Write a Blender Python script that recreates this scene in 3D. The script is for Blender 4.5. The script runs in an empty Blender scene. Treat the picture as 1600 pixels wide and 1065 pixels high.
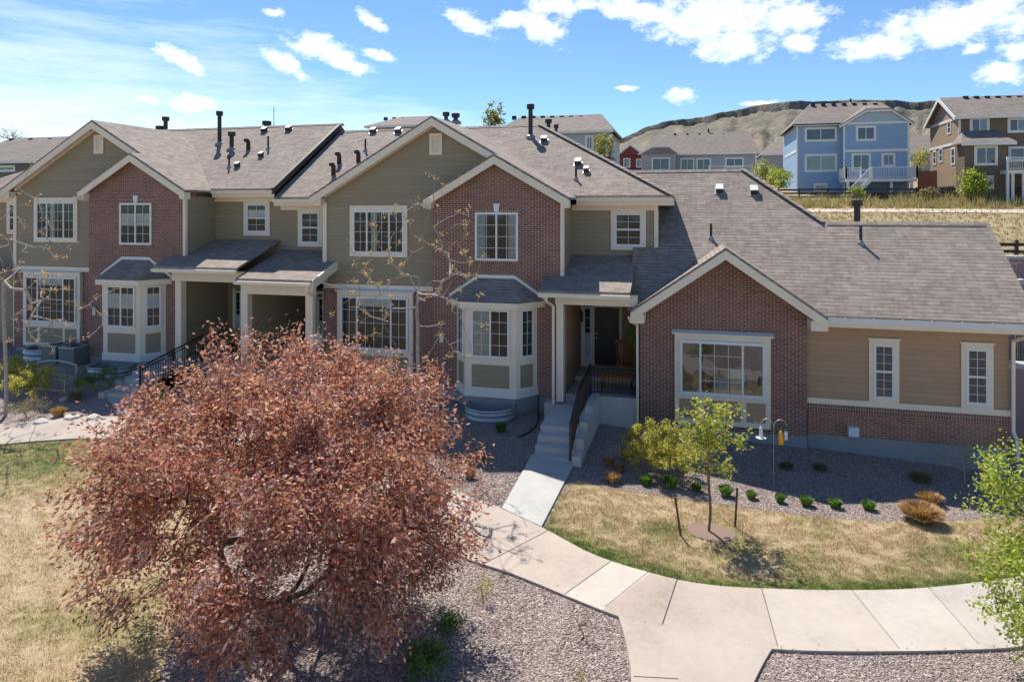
import bpy, math, random
import numpy as np
from mathutils import Vector, Matrix
R=math.radians
random.seed(7); rng=np.random.default_rng(11)
S=bpy.context.scene; COL=S.collection
# ---------------- camera, world, sun, exposure ----------------
TH=R(14.8); FPX=1067.0; YH=325.0; HC=7.0
cd=bpy.data.cameras.new('camera'); cam=bpy.data.objects.new('camera',cd); COL.objects.link(cam)
cam.location=(0,0,HC); cam.rotation_euler=(R(90),0,TH)
cd.sensor_fit='HORIZONTAL'; cd.sensor_width=36; cd.lens=36*FPX/1600; cd.shift_y=-(532.5-YH)/1600
cd.clip_start=.1; cd.clip_end=20000
S.camera=cam
S.view_settings.view_transform='Standard'; S.view_settings.look='None'; S.view_settings.gamma=1
S.view_settings.exposure=0.70
SUNV=Vector((-.37,.54,1.0)).normalized()      # towards the sun
elev=math.asin(SUNV.z); azim=math.atan2(SUNV.x,SUNV.y)
sd=bpy.data.lights.new('sun','SUN'); sun=bpy.data.objects.new('sun',sd); COL.objects.link(sun)
sd.energy=4.3; sd.angle=R(.5); sd.color=(1,.945,.86)
sun.rotation_euler=SUNV.to_track_quat('Z','Y').to_euler(); sun.location=(0,0,60)
W=bpy.data.worlds.new('World'); S.world=W; W.use_nodes=True
SKY_STRENGTH=.09
# ---------------- pixel helpers (photo pixels -> places) ----------------
cs,sn=math.cos(TH),math.sin(TH)
def ray(x,y):
    u=(x-800)/FPX; v=(YH-y)/FPX
    return Vector((u*cs-sn,u*sn+cs,v))
def atY(x,y,Y): d=ray(x,y); return Vector((0,0,HC))+d*(Y/d.y)
def atD(x,y,D): return Vector((0,0,HC))+ray(x,y)*D
def lerp_tab(t,x):
    if x<=t[0][0]: return t[0][1]
    for (a,b),(c,d) in zip(t,t[1:]):
        if x<=c: return b+(d-b)*(x-a)/(c-a)
    return t[-1][1]
GX=[(-60,1.8),(-40,1.35),(-25,1.05),(-14,.85),(-7.5,.6),(-4.3,.42),(-2.2,.2),(3,.0),(8.5,-.3),(20,-.6),(60,-1.2)]
GY=[(26,0),(34,2.6),(39,4.0),(50,5.5),(61,6.6),(69,7.6),(76,8.6),(100,10.3),(125,12.3),(170,14),(420,18),(900,26)]
def g(X,Y):
    a=lerp_tab(GX,X); t=min(max((Y-13)/6.5,0),1); s=.5+.5*t*t*(3-2*t)
    f=a*s
    if Y>26:
        b=lerp_tab(GY,Y); k=min((Y-26)/8,1); f=f*(1-k)+b
    return f
def G(x,y):
    d=ray(x,y); z=0.
    for _ in range(30):
        D=(z-HC)/d.z; p=Vector((0,0,HC))+d*D; z=.5*z+.5*g(p.x,p.y)
    p.z=g(p.x,p.y); return p
# ---------------- materials ----------------
MATS={}
def newmat(name):
    m=bpy.data.materials.new(name); m.use_nodes=True; nt=m.node_tree
    b=nt.nodes['Principled BSDF']; MATS[name]=m
    return m,nt,b
def nd(nt,t,**k):
    n=nt.nodes.new(t)
    for a,v in k.items():
        if a.startswith('i_'): n.inputs[a[2:].replace('_',' ')].default_value=v
        else: setattr(n,a,v)
    return n
def ramp(nt,fac,stops):
    r=nt.nodes.new('ShaderNodeValToRGB'); e=r.color_ramp.elements
    while len(e)<len(stops): e.new(.5)
    for el,(p,c) in zip(e,stops):
        el.position=p; el.color=(c[0],c[1],c[2],1) if hasattr(c,'__len__') else (c,c,c,1)
    if fac is not None: nt.links.new(fac,r.inputs[0])
    return r.outputs[0]
def mixc(nt,f,a,b,mode='MIX'):
    m=nt.nodes.new('ShaderNodeMix'); m.data_type='RGBA'; m.blend_type=mode
    for s,v in ((0,f),(6,a),(7,b)):
        if isinstance(v,(int,float)): m.inputs[s].default_value=v
        elif isinstance(v,tuple): m.inputs[s].default_value=(v[0],v[1],v[2],1)
        else: nt.links.new(v,m.inputs[s])
    return m.outputs[2]
def math_(nt,op,a,b=None,c=None):
    m=nt.nodes.new('ShaderNodeMath'); m.operation=op
    for i,v in enumerate((a,b,c)):
        if v is None: continue
        if isinstance(v,(int,float)): m.inputs[i].default_value=v
        else: nt.links.new(v,m.inputs[i])
    return m.outputs[0]
def tc(nt,which='Object'): return nt.nodes.new('ShaderNodeTexCoord').outputs[which]
def noise(nt,vec,scale,detail=4,rough=.55,out=0,stretch=None):
    if stretch:
        mp=nt.nodes.new('ShaderNodeMapping'); mp.inputs['Scale'].default_value=stretch; nt.links.new(vec,mp.inputs[0]); vec=mp.outputs[0]
    n=nt.nodes.new('ShaderNodeTexNoise'); n.inputs['Scale'].default_value=scale; n.inputs['Detail'].default_value=detail
    n.inputs['Roughness'].default_value=rough; nt.links.new(vec,n.inputs[0]); return n.outputs[out]
def bump(nt,b,h,dist,strength=1.):
    n=nt.nodes.new('ShaderNodeBump'); n.inputs['Distance'].default_value=dist; n.inputs['Strength'].default_value=strength
    nt.links.new(h,n.inputs['Height']); nt.links.new(n.outputs[0],b.inputs['Normal'])
def plain(name,c,rough=.7,var=.12,scale=3.,metal=0.,spec=.5,bmp=0):
    m,nt,b=newmat(name)
    n=noise(nt,tc(nt),scale,5)
    lo=tuple(x*(1-var) for x in c); hi=tuple(min(x*(1+var),1) for x in c)
    nt.links.new(ramp(nt,n,[(.3,lo),(.7,hi)]),b.inputs['Base Color'])
    b.inputs['Roughness'].default_value=rough; b.inputs['Metallic'].default_value=metal
    b.inputs['Specular IOR Level'].default_value=spec
    if bmp: bump(nt,b,noise(nt,tc(nt),scale*12,3),bmp)
    return m
def brickmat(name,c1,c2,mort,soldier=False):
    m,nt,b=newmat(name); uv=tc(nt,'UV')
    if soldier:
        mp=nt.nodes.new('ShaderNodeMapping'); mp.inputs['Rotation'].default_value=(0,0,R(90)); nt.links.new(uv,mp.inputs[0]); uv=mp.outputs[0]
    bt=nd(nt,'ShaderNodeTexBrick'); nt.links.new(uv,bt.inputs[0])
    for k,v in (('Scale',1),('Mortar Size',.0095),('Mortar Smooth',.3),('Bias',-.1),('Brick Width',.2032),('Row Height',.0677)): bt.inputs[k].default_value=v
    bt.inputs['Color1'].default_value=(*c1,1); bt.inputs['Color2'].default_value=(*c2,1); bt.inputs['Mortar'].default_value=(*mort,1)
    if soldier: bt.offset=0
    n=noise(nt,tc(nt),1.1,6,.65)
    c=mixc(nt,.5,bt.outputs['Color'],ramp(nt,n,[(.3,(.75,.75,.78)),(.7,(1.25,1.2,1.15))]),'MULTIPLY')
    n2=noise(nt,tc(nt),.35,3)
    c=mixc(nt,ramp(nt,n2,[(.55,0),(.8,.12)]),c,(.55,.5,.46))
    nt.links.new(c,b.inputs['Base Color']); b.inputs['Roughness'].default_value=.85
    bump(nt,b,math_(nt,'SUBTRACT',1,bt.outputs['Fac']),.008)
    return m
def sidingmat(name,c,lap=.15):
    m,nt,b=newmat(name); uv=tc(nt,'UV')
    sx=nt.nodes.new('ShaderNodeSeparateXYZ'); nt.links.new(uv,sx.inputs[0])
    f=math_(nt,'FRACT',math_(nt,'DIVIDE',sx.outputs[1],lap))
    saw=ramp(nt,f,[(0,0),(.06,1),(1,.15)])
    # board-to-board paint variation and grain
    row=math_(nt,'FLOOR',math_(nt,'DIVIDE',sx.outputs[1],lap))
    cx=nt.nodes.new('ShaderNodeCombineXYZ'); nt.links.new(math_(nt,'FLOOR',math_(nt,'ADD',math_(nt,'DIVIDE',sx.outputs[0],3.6),math_(nt,'MULTIPLY',row,.37))),cx.inputs[0]); nt.links.new(row,cx.inputs[1])
    wn=nt.nodes.new('ShaderNodeTexWhiteNoise'); nt.links.new(cx.outputs[0],wn.inputs[0])
    n=noise(nt,uv,6,5,.6,stretch=(.25,3,1))
    v=math_(nt,'ADD',math_(nt,'MULTIPLY',wn.outputs[0],.5),math_(nt,'MULTIPLY',n,.5))
    lo=tuple(x*.95 for x in c); hi=tuple(x*1.05 for x in c)
    nt.links.new(ramp(nt,v,[(.2,lo),(.8,hi)]),b.inputs['Base Color']); b.inputs['Roughness'].default_value=.7
    bump(nt,b,saw,.010)
    return m
def shinglemat(name,cols,w=.30,row=.145):
    m,nt,b=newmat(name); uv=tc(nt,'UV')
    bt=nd(nt,'ShaderNodeTexBrick'); nt.links.new(uv,bt.inputs[0])
    for k,v in (('Scale',1),('Mortar Size',.009),('Mortar Smooth',.6),('Bias',0),('Brick Width',w),('Row Height',row)): bt.inputs[k].default_value=v
    bt.inputs['Color1'].default_value=(0,0,0,1); bt.inputs['Color2'].default_value=(1,1,1,1); bt.inputs['Mortar'].default_value=(.5,.5,.5,1)
    n=noise(nt,uv,.5,5,.6); n2=noise(nt,uv,60,2); n3=noise(nt,uv,7,3,.6,stretch=(1,.35,1))
    v=math_(nt,'ADD',math_(nt,'MULTIPLY',bt.outputs['Color'],.28),math_(nt,'MULTIPLY',n3,.64))
    v=math_(nt,'ADD',v,math_(nt,'MULTIPLY',math_(nt,'SUBTRACT',n2,.5),.35))
    c=ramp(nt,v,[(.12,cols[0]),(.45,cols[1]),(.8,cols[2])])
    c=mixc(nt,1.,c,ramp(nt,n,[(.3,(.88,.88,.9)),(.7,(1.1,1.08,1.06))]),'MULTIPLY')
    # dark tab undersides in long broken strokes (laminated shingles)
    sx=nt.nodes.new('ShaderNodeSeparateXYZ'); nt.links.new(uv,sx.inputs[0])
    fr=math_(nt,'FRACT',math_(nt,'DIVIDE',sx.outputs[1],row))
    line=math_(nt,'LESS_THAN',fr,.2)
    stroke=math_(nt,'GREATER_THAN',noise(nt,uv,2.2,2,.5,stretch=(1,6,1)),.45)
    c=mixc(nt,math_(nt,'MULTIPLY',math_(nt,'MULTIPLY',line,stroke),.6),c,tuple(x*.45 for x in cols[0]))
    nt.links.new(c,b.inputs['Base Color']); b.inputs['Roughness'].default_value=.92; b.inputs['Specular IOR Level'].default_value=.25
    h=math_(nt,'SUBTRACT',1,fr)
    bump(nt,b,math_(nt,'ADD',h,math_(nt,'MULTIPLY',n2,.3)),.012)
    return m
def concretemat(name,c,rough=.85):
    m,nt,b=newmat(name); o=tc(nt)
    n=noise(nt,o,.7,6,.65); n2=noise(nt,o,9,6,.7); n3=noise(nt,o,110,2)
    v=math_(nt,'ADD',math_(nt,'MULTIPLY',n,.5),math_(nt,'ADD',math_(nt,'MULTIPLY',n2,.3),math_(nt,'MULTIPLY',n3,.2)))
    nt.links.new(ramp(nt,v,[(.34,tuple(x*.70 for x in c)),(.47,tuple(x*.95 for x in c)),(.62,tuple(x*1.1 for x in c))]),b.inputs['Base Color'])
    b.inputs['Roughness'].default_value=rough; bump(nt,b,math_(nt,'ADD',n2,n3),.004)
    return m
def leafmat(name,stops,trans=.35,rough=.5,shape=None):
    m,nt,b=newmat(name); ge=nt.nodes.new('ShaderNodeNewGeometry')
    v=ge.outputs['Random Per Island']
    c=ramp(nt,v,stops); n=noise(nt,tc(nt),1.3,3)
    c=mixc(nt,1.,c,ramp(nt,n,[(.3,(.8,.8,.8)),(.7,(1.2,1.2,1.2))]),'MULTIPLY')
    nt.links.new(c,b.inputs['Base Color']); b.inputs['Roughness'].default_value=rough
    t=nt.nodes.new('ShaderNodeBsdfTranslucent'); nt.links.new(mixc(nt,1.,c,(1.25,1.2,.8),'MULTIPLY'),t.inputs[0])
    mx=nt.nodes.new('ShaderNodeMixShader'); mx.inputs[0].default_value=trans
    nt.links.new(b.outputs[0],mx.inputs[1]); nt.links.new(t.outputs[0],mx.inputs[2])
    nt.links.new(mx.outputs[0],nt.nodes['Material Output'].inputs[0])
    return m
def glassmat(name,tint=(.93,.97,.96),ior=1.55,boost=.95):
    m,nt,b=newmat(name)
    t=nt.nodes.new('ShaderNodeBsdfTransparent'); t.inputs[0].default_value=(*tint,1)
    gl=nt.nodes.new('ShaderNodeBsdfGlossy'); gl.inputs['Roughness'].default_value=.03
    o=tc(nt); bp=nt.nodes.new('ShaderNodeBump'); bp.inputs['Distance'].default_value=.006
    nt.links.new(noise(nt,o,1.6,1),bp.inputs['Height']); nt.links.new(bp.outputs[0],gl.inputs['Normal'])
    fr=nt.nodes.new('ShaderNodeFresnel'); fr.inputs[0].default_value=ior
    mx=nt.nodes.new('ShaderNodeMixShader'); nt.links.new(math_(nt,'MINIMUM',math_(nt,'MULTIPLY',fr.outputs[0],boost*1.05),.95),mx.inputs[0])
    nt.links.new(t.outputs[0],mx.inputs[1]); nt.links.new(gl.outputs[0],mx.inputs[2]); nt.links.new(mx.outputs[0],nt.nodes['Material Output'].inputs[0])
    return m
BRICK=brickmat('brick',(.26,.098,.075),(.125,.055,.045),(.50,.40,.33))
BRICKS=brickmat('brick_soldier',(.27,.12,.085),(.15,.065,.055),(.46,.36,.28),True)
BRICKW=brickmat('brick_wainscot',(.36,.135,.085),(.20,.075,.05),(.50,.38,.30))
OLIVE=sidingmat('olive_siding',(.31,.255,.17)); TAN=sidingmat('tan_siding',(.43,.28,.18))
BLUE=sidingmat('blue_siding',(.27,.40,.58),.2); BLUEL=sidingmat('pale_blue_panels',(.42,.50,.58),.4)
BROWN=sidingmat('brown_siding',(.16,.115,.075),.2); BROWNL=sidingmat('light_brown_siding',(.33,.235,.15),.2)
GREY=sidingmat('grey_siding',(.33,.33,.35),.2); GREYB=sidingmat('grey_blue_siding',(.40,.46,.50),.2)
MAROON=sidingmat('maroon_siding',(.16,.035,.035),.2); DGREY=sidingmat('dark_grey_siding',(.12,.13,.12),.2)
TRIM=plain('cream_trim',(.82,.71,.56),.6,.05,2); WHITE=plain('white_vinyl',(.74,.74,.73),.4,.03); DWHITE=plain('painted_wood_white',(.74,.72,.68),.6,.05)
SOFFIT=plain('soffit_cream',(.82,.72,.56),.7,.04,2)
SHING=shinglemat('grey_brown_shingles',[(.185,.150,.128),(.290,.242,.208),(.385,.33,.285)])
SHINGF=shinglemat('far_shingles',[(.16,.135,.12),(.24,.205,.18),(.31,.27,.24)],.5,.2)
CONC=concretemat('concrete_warm',(.43,.36,.305)); CONCL=concretemat('concrete_pale',(.46,.45,.42)); FOUND=concretemat('foundation_paint',(.30,.31,.32)); STEPC=concretemat('step_concrete',(.50,.48,.46))
GLASS=glassmat('window_glass'); GLASSR=glassmat('lawn_side_glass',boost=2.6); GLASSF=glassmat('far_glass',(.8,.85,.88),1.6,1.8)
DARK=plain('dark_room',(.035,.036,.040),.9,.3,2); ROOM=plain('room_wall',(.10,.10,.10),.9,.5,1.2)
BLIND=plain('blind_fabric',(.55,.56,.55),.8,.08,4); CURT=plain('curtain_fabric',(.42,.43,.42),.9,.2,8)
def slatmat(name,c,pitch):
    m,nt,b=newmat(name); uv=tc(nt,'UV'); sx=nt.nodes.new('ShaderNodeSeparateXYZ'); nt.links.new(uv,sx.inputs[0])
    f=math_(nt,'FRACT',math_(nt,'DIVIDE',sx.outputs[1],pitch))
    nt.links.new(ramp(nt,f,[(.25,tuple(x*.25 for x in c)),(.4,c)]),b.inputs['Base Color']); bump(nt,b,f,.01); b.inputs['Roughness'].default_value=.6
    return m
SLAT=slatmat('dark_window_blind',(.16,.17,.19),.05)
METAL=plain('galvanised_metal',(.45,.48,.48),.4,.1,5,.6); BLACK=plain('black_metal',(.018,.018,.02),.45,.2); PIPE=plain('dark_vent_paint',(.03,.026,.025),.6,.2); FLASH=plain('lead_flashing',(.30,.29,.28),.45,.1,4,.4)
DOOR=plain('dark_door',(.022,.016,.015),.4,.2); WOODO=plain('orange_wood',(.36,.14,.045),.5,.25,9); RAILW=plain('weathered_wood',(.065,.048,.038),.85,.3,6)
BARK=plain('grey_bark',(.42,.36,.32),.9,.3,14,bmp=.01); BARKD=plain('dark_bark',(.10,.065,.055),.9,.3,14,bmp=.01); BARKY=plain('brown_bark',(.20,.14,.10),.9,.3,14,bmp=.01)
YEL=plain('yellow_plastic',(.85,.42,.02),.4,.05); PAINTB=plain('pale_plastic',(.72,.76,.80),.5,.04); ACM=slatmat('ac_louvres',(.25,.30,.27),.06)
CUSH=plain('cushion',(.35,.17,.08),.9,.5,20); BENCH=plain('bench_metal',(.50,.42,.33),.5,.1); ROCK=concretemat('rock',(.52,.48,.45))
PUR=concretemat('retaining_block',(.30,.22,.22)); FENCEW=plain('cedar_fence',(.33,.13,.07),.8,.2,8)
def gravelmat(name,cols,sc=34):
    m,nt,b=newmat(name); o=tc(nt)
    v=nd(nt,'ShaderNodeTexVoronoi'); v.inputs['Scale'].default_value=sc; nt.links.new(o,v.inputs[0])
    sx=nt.nodes.new('ShaderNodeSeparateColor'); nt.links.new(v.outputs['Color'],sx.inputs[0])
    c=ramp(nt,sx.outputs[0],[(0,cols[0]),(.35,cols[1]),(.7,cols[2]),(1,cols[3])])
    n=noise(nt,o,.5,4); c=mixc(nt,1.,c,ramp(nt,n,[(.3,(.85,.85,.85)),(.7,(1.12,1.1,1.1))]),'MULTIPLY')
    nt.links.new(c,b.inputs['Base Color']); b.inputs['Roughness'].default_value=.9
    bump(nt,b,math_(nt,'SUBTRACT',1,v.outputs['Distance']),.03)
    return m
GCOL=[(.15,.11,.10),(.27,.21,.19),(.38,.305,.28),(.56,.47,.43)]
GRAVEL=gravelmat('gravel',GCOL)
m,nt,b=newmat('stone_chips'); ge=nt.nodes.new('ShaderNodeNewGeometry'); nt.links.new(ramp(nt,ge.outputs['Random Per Island'],[(0,(.13,.095,.09)),(.35,(.26,.205,.19)),(.7,(.375,.30,.255)),(1,(.53,.45,.395))]),b.inputs['Base Color']); b.inputs['Roughness'].default_value=.85; CHIPS=m
def lawnmat(name,blade):
    m,nt,b=newmat(name); at=nt.nodes.new('ShaderNodeAttribute'); at.attribute_name='green'
    o=tc(nt); n=noise(nt,o,.9,5,.65); n2=noise(nt,o,5,4,.7)
    v=math_(nt,'ADD',math_(nt,'MULTIPLY',at.outputs['Fac'],.75),math_(nt,'MULTIPLY',math_(nt,'SUBTRACT',math_(nt,'ADD',math_(nt,'MULTIPLY',n,.55),math_(nt,'MULTIPLY',n2,.45)),.5),1.75))
    if blade:
        ge=nt.nodes.new('ShaderNodeNewGeometry'); v=math_(nt,'ADD',v,math_(nt,'MULTIPLY',math_(nt,'SUBTRACT',ge.outputs['Random Per Island'],.5),.45))
        c=ramp(nt,v,[(0,(.72,.55,.36)),(.25,(.60,.46,.27)),(.42,(.46,.39,.19)),(.6,(.30,.31,.10)),(.95,(.16,.25,.045))])
    else:
        c=ramp(nt,v,[(0,(.56,.44,.29)),(.25,(.48,.37,.22)),(.42,(.34,.28,.13)),(.6,(.22,.21,.08)),(.95,(.11,.16,.03))])
    nt.links.new(c,b.inputs['Base Color']); b.inputs['Roughness'].default_value=.8; b.inputs['Specular IOR Level'].default_value=.2
    if not blade: bump(nt,b,math_(nt,'ADD',n2,noise(nt,o,60,3)),.03)
    return m
LAWN=lawnmat('lawn_turf',False); BLADE=lawnmat('lawn_blades',True)
m,nt,b=newmat('dry_meadow'); o=tc(nt); n=noise(nt,o,.12,6,.7); n2=noise(nt,o,2.5,5,.75)
nt.links.new(ramp(nt,math_(nt,'ADD',math_(nt,'MULTIPLY',n,.5),math_(nt,'MULTIPLY',n2,.5)),[(.3,(.13,.11,.055)),(.45,(.30,.235,.13)),(.6,(.40,.31,.18)),(.75,(.26,.25,.12))]),b.inputs['Base Color']); b.inputs['Roughness'].default_value=.95; bump(nt,b,n2,.2); MEADOW=m
TRAIL=concretemat('trail_gravel',(.52,.44,.35)); SOIL=concretemat('soil',(.22,.15,.115))
# ---------------- mesh builder ----------------
def autouv(co):
    n=Vector((0,0,0))
    for i in range(len(co)):
        a=co[i]; c=co[(i+1)%len(co)]
        n+=Vector(((a.y-c.y)*(a.z+c.z),(a.z-c.z)*(a.x+c.x),(a.x-c.x)*(a.y+c.y)))
    if n.length<1e-12: n=Vector((0,0,1))
    n.normalize()
    if abs(n.z)>.995: u=Vector((1,0,0))
    else: u=Vector((0,0,1)).cross(n).normalized()
    v=n.cross(u)
    return u,v
class MB:
    def __init__(s,xf=None): s.v=[]; s.f=[]; s.xf=xf
    def poly(s,pts,flip=False):
        pts=[Vector(p) for p in pts]
        if s.xf is not None: pts=[s.xf@p for p in pts]
        k=len(s.v); s.v+=pts; idx=list(range(k,k+len(pts)))
        s.f.append(idx[::-1] if flip else idx); return s
    def box(s,x0,x1,y0,y1,z0,z1):
        if x0>x1:x0,x1=x1,x0
        if y0>y1:y0,y1=y1,y0
        if z0>z1:z0,z1=z1,z0
        P=lambda i,j,k:(x1 if i else x0,y1 if j else y0,z1 if k else z0)
        for q in (((0,0,0),(0,1,0),(1,1,0),(1,0,0)),((0,0,1),(1,0,1),(1,1,1),(0,1,1)),((0,0,0),(1,0,0),(1,0,1),(0,0,1)),((1,1,0),(0,1,0),(0,1,1),(1,1,1)),((0,1,0),(0,0,0),(0,0,1),(0,1,1)),((1,0,0),(1,1,0),(1,1,1),(1,0,1))):
            s.poly([P(*t) for t in q])
        return s
    def prism(s,pts,off):
        """closed solid from a polygon swept by vector off"""
        pts=[Vector(p) for p in pts]; off=Vector(off); q=[p+off for p in pts]; n=len(pts)
        nn=Vector((0,0,0))
        for i in range(n):
            a=pts[i]; c=pts[(i+1)%n]; nn+=Vector(((a.y-c.y)*(a.z+c.z),(a.z-c.z)*(a.x+c.x),(a.x-c.x)*(a.y+c.y)))
        fl=nn.dot(off)>0
        s.poly(pts,fl); s.poly(q[::-1],fl)
        for i in range(n):
            j=(i+1)%n; s.poly([pts[j],pts[i],q[i],q[j]],fl)
        return s
    def bar(s,a,b,w,h,up=(0,0,1)):
        a=Vector(a); b=Vector(b); d=(b-a).normalized(); up=Vector(up)
        if abs(d.dot(up))>.99: up=Vector((0,1,0))
        r=d.cross(up).normalized(); u=r.cross(d)
        c=[(-w/2,-h/2),(w/2,-h/2),(w/2,h/2),(-w/2,h/2)]
        return s.prism([a+r*x+u*y for x,y in c],b-a)
    def tube(s,path,rad,n=8,cap=True):
        path=[Vector(p) for p in path]; rs=rad if isinstance(rad,(list,tuple)) else [rad]*len(path)
        if s.xf is not None: path=[s.xf@p for p in path]
        k=len(s.v); ref=None
        for i,p in enumerate(path):
            d=(path[min(i+1,len(path)-1)]-path[max(i-1,0)]).normalized()
            if ref is None: ref=Vector((1,0,0)) if abs(d.x)<.8 else Vector((0,1,0))
            r=(ref-d*ref.dot(d)).normalized(); ref=r; u=d.cross(r)
            for j in range(n):
                t=2*math.pi*j/n; s.v.append(p+(r*math.cos(t)+u*math.sin(t))*rs[i])
        for i in range(len(path)-1):
            for j in range(n):
                a=k+i*n+j; b_=k+i*n+(j+1)%n; s.f.append([a,b_,b_+n,a+n])
        if cap: s.f.append([k+j for j in range(n)][::-1]); e=k+(len(path)-1)*n; s.f.append([e+j for j in range(n)])
        return s
    def build(s,name,mat,parent=None,smooth=False,bevel=0):
        me=bpy.data.meshes.new(name)
        off=Vector((0,0,0)); 
        if parent is not None:
            r=parent
            while r.parent: r=r.parent
            off=r.location
        me.from_pydata([tuple(v-off) for v in s.v],[],s.f)
        uvl=me.uv_layers.new(name='UVMap'); li=0
        for f in s.f:
            co=[s.v[i] for i in f]; u,v=autouv(co)
            for c in co: uvl.data[li].uv=(c.dot(u),c.dot(v)); li+=1
        me.materials.append(mat)
        if smooth:
            for p in me.polygons: p.use_smooth=True
        o=bpy.data.objects.new(name,me); COL.objects.link(o)
        if parent is not None: o.parent=parent
        if bevel:
            md=o.modifiers.new('bevel','BEVEL'); md.width=bevel; md.segments=2; md.limit_method='ANGLE'
        return o
def tag(o,label=None,cat=None,group=None,kind=None):
    if label: o['label']=label
    if cat: o['category']=cat
    if group: o['group']=group
    if kind: o['kind']=kind
    return o
def thing(name,label,cat,loc,group=None):
    o=bpy.data.objects.new(name,None); COL.objects.link(o); o.location=loc; o.empty_display_size=.3
    return tag(o,label,cat,group)
def npmesh(name,V,Fq,mat,parent=None,attr=None,smooth=False):
    """V (n,3) array in world coords; Fq (m,k) array"""
    off=np.array(parent.location if parent is not None else (0,0,0))
    me=bpy.data.meshes.new(name); n=len(V); m_,k=Fq.shape
    me.vertices.add(n); me.vertices.foreach_set('co',(V-off).astype(np.float32).ravel())
    me.loops.add(m_*k); me.loops.foreach_set('vertex_index',Fq.astype(np.int32).ravel())
    me.polygons.add(m_); me.polygons.foreach_set('loop_start',(np.arange(m_)*k).astype(np.int32))
    me.polygons.foreach_set('loop_total',np.full(m_,k,np.int32))
    if smooth: me.polygons.foreach_set('use_smooth',np.ones(m_,bool))
    me.update(calc_edges=True)
    if attr is not None:
        a=me.attributes.new('green','FLOAT','POINT'); a.data.foreach_set('value',attr.astype(np.float32))
    me.materials.append(mat)
    o=bpy.data.objects.new(name,me); COL.objects.link(o)
    if parent is not None: o.parent=parent
    return o
def frame_m(origin,right,normal):
    r=Vector(right).normalized(); n=Vector(normal).normalized(); u=Vector((0,0,1))
    M=Matrix(((r.x,u.x,n.x,origin[0]),(r.y,u.y,n.y,origin[1]),(r.z,u.z,n.z,origin[2]),(0,0,0,1)))
    return M
def rect_ring(b,x0,x1,y0,y1,t,z0,z1,tt=None,tb=None,ts=None):
    """ring in the x-y plane of the builder's frame, butted pieces"""
    tt=tt or t; tb=tb or t
    b.box(x0,x1,y1-tt,y1,z0,z1); b.box(x0,x1,y0,y0+tb,z0,z1); b.box(x0,x0+t,y0+tb,y1-tt,z0,z1); b.box(x1-t,x1,y0+tb,y1-tt,z0,z1)
def window(parent,M,w,h,sashes,casing=.1,head=None,blind=None,curt=None,glass=None,back=None,fr=.045,munt=.013,sill=None,cmat=None):
    """M frame: origin = lower-left corner of the glazed unit; x right, y up, z outwards. sashes: (x0,x1,y0,y1,cols,rows) fractions"""
    glass=glass or GLASS; f=MB(M)
    rect_ring(f,0,w,0,h,fr,0.0,.055)
    f2=[]
    for (a,b_,c,d,nc,nr) in sashes:
        x0,x1,y0,y1=fr+a*(w-2*fr),fr+b_*(w-2*fr),fr+c*(h-2*fr),fr+d*(h-2*fr)
        rect_ring(f,x0,x1,y0,y1,.03,.014,.05)
        for i in range(1,nc):
            xx=x0+(x1-x0)*i/nc; f.box(xx-munt/2,xx+munt/2,y0+.03,y1-.03,.02,.034)
        for i in range(1,nr):
            yy=y0+(y1-y0)*i/nr; f.box(x0+.03,x1-.03,yy-munt/2,yy+munt/2,.022,.032)
    win=f.build('window',WHITE,parent)
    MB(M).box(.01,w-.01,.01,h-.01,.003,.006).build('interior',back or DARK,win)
    MB(M).poly([(.02,.02,.018),(w-.02,.02,.018),(w-.02,h-.02,.018),(.02,h-.02,.018)]).build('pane',glass,win)
    for (a,b_,c,d,mt) in (blind or []):
        MB(M).box(.03+a*(w-.06),.03+b_*(w-.06),.03+c*(h-.06),.03+d*(h-.06),.008,.011).build('blind',mt,win)
    if casing:
        c=MB(M); hd=head or casing; sl=sill or casing
        rect_ring(c,-casing,w+casing,-sl,h+hd,casing,-.002,.04,hd,sl)
        c.build('casing',cmat or TRIM,win)
    return win
def roof_slab(parent,pts,th=.09,name='roof',mat=None,skirt=None):
    p=[Vector(q) for q in pts]
    return MB().prism(p,(0,0,-th)).build(name,mat or SHING,parent)
def rake_board(b,a,c,depth,width):
    """fascia board under the roof edge from a to c (top edge points), hanging 'depth', thickness along +Y"""
    a=Vector(a); c=Vector(c)
    b.prism([a,c,c+Vector((0,0,-depth)),a+Vector((0,0,-depth))],(0,width,0))
def onplane(x,y,p0,n):
    d=ray(x,y); p0=Vector(p0); n=Vector(n); o=Vector((0,0,HC)); t=(p0-o).dot(n)/d.dot(n); return o+d*t
def vent_box(parent,p,w=.32,slope=.6,dirn=(0,-1)):
    """low static roof vent: pale flange and dark hood"""
    x,y,z=p; f=MB(); s=slope
    f.prism([(x-w*.6,y-w*.6,z-s*w*.6+.012),(x+w*.6,y-w*.6,z-s*w*.6+.012),(x+w*.6,y+w*.6,z+s*w*.6+.012),(x-w*.6,y+w*.6,z+s*w*.6+.012)],(0,0,.012))
    o=f.build('roof_vent',FLASH,parent)
    h=MB(); h.prism([(x-w*.42,y-w*.45,z-s*w*.4+.02),(x+w*.42,y-w*.45,z-s*w*.4+.02),(x+w*.42,y+w*.4,z+s*w*.4+.02),(x-w*.42,y+w*.4,z+s*w*.4+.02)],(0,-.03,.14)); h.build('vent_hood',PIPE,o)
    c=MB(); c.prism([(x-w*.46,y-w*.5-.03,z-s*w*.42+.165),(x+w*.46,y-w*.5-.03,z-s*w*.42+.165),(x+w*.46,y+w*.42-.03,z+s*w*.4+.165),(x-w*.46,y+w*.42-.03,z+s*w*.4+.165)],(0,0,.02)); c.build('vent_cap',DWHITE,o)
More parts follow.
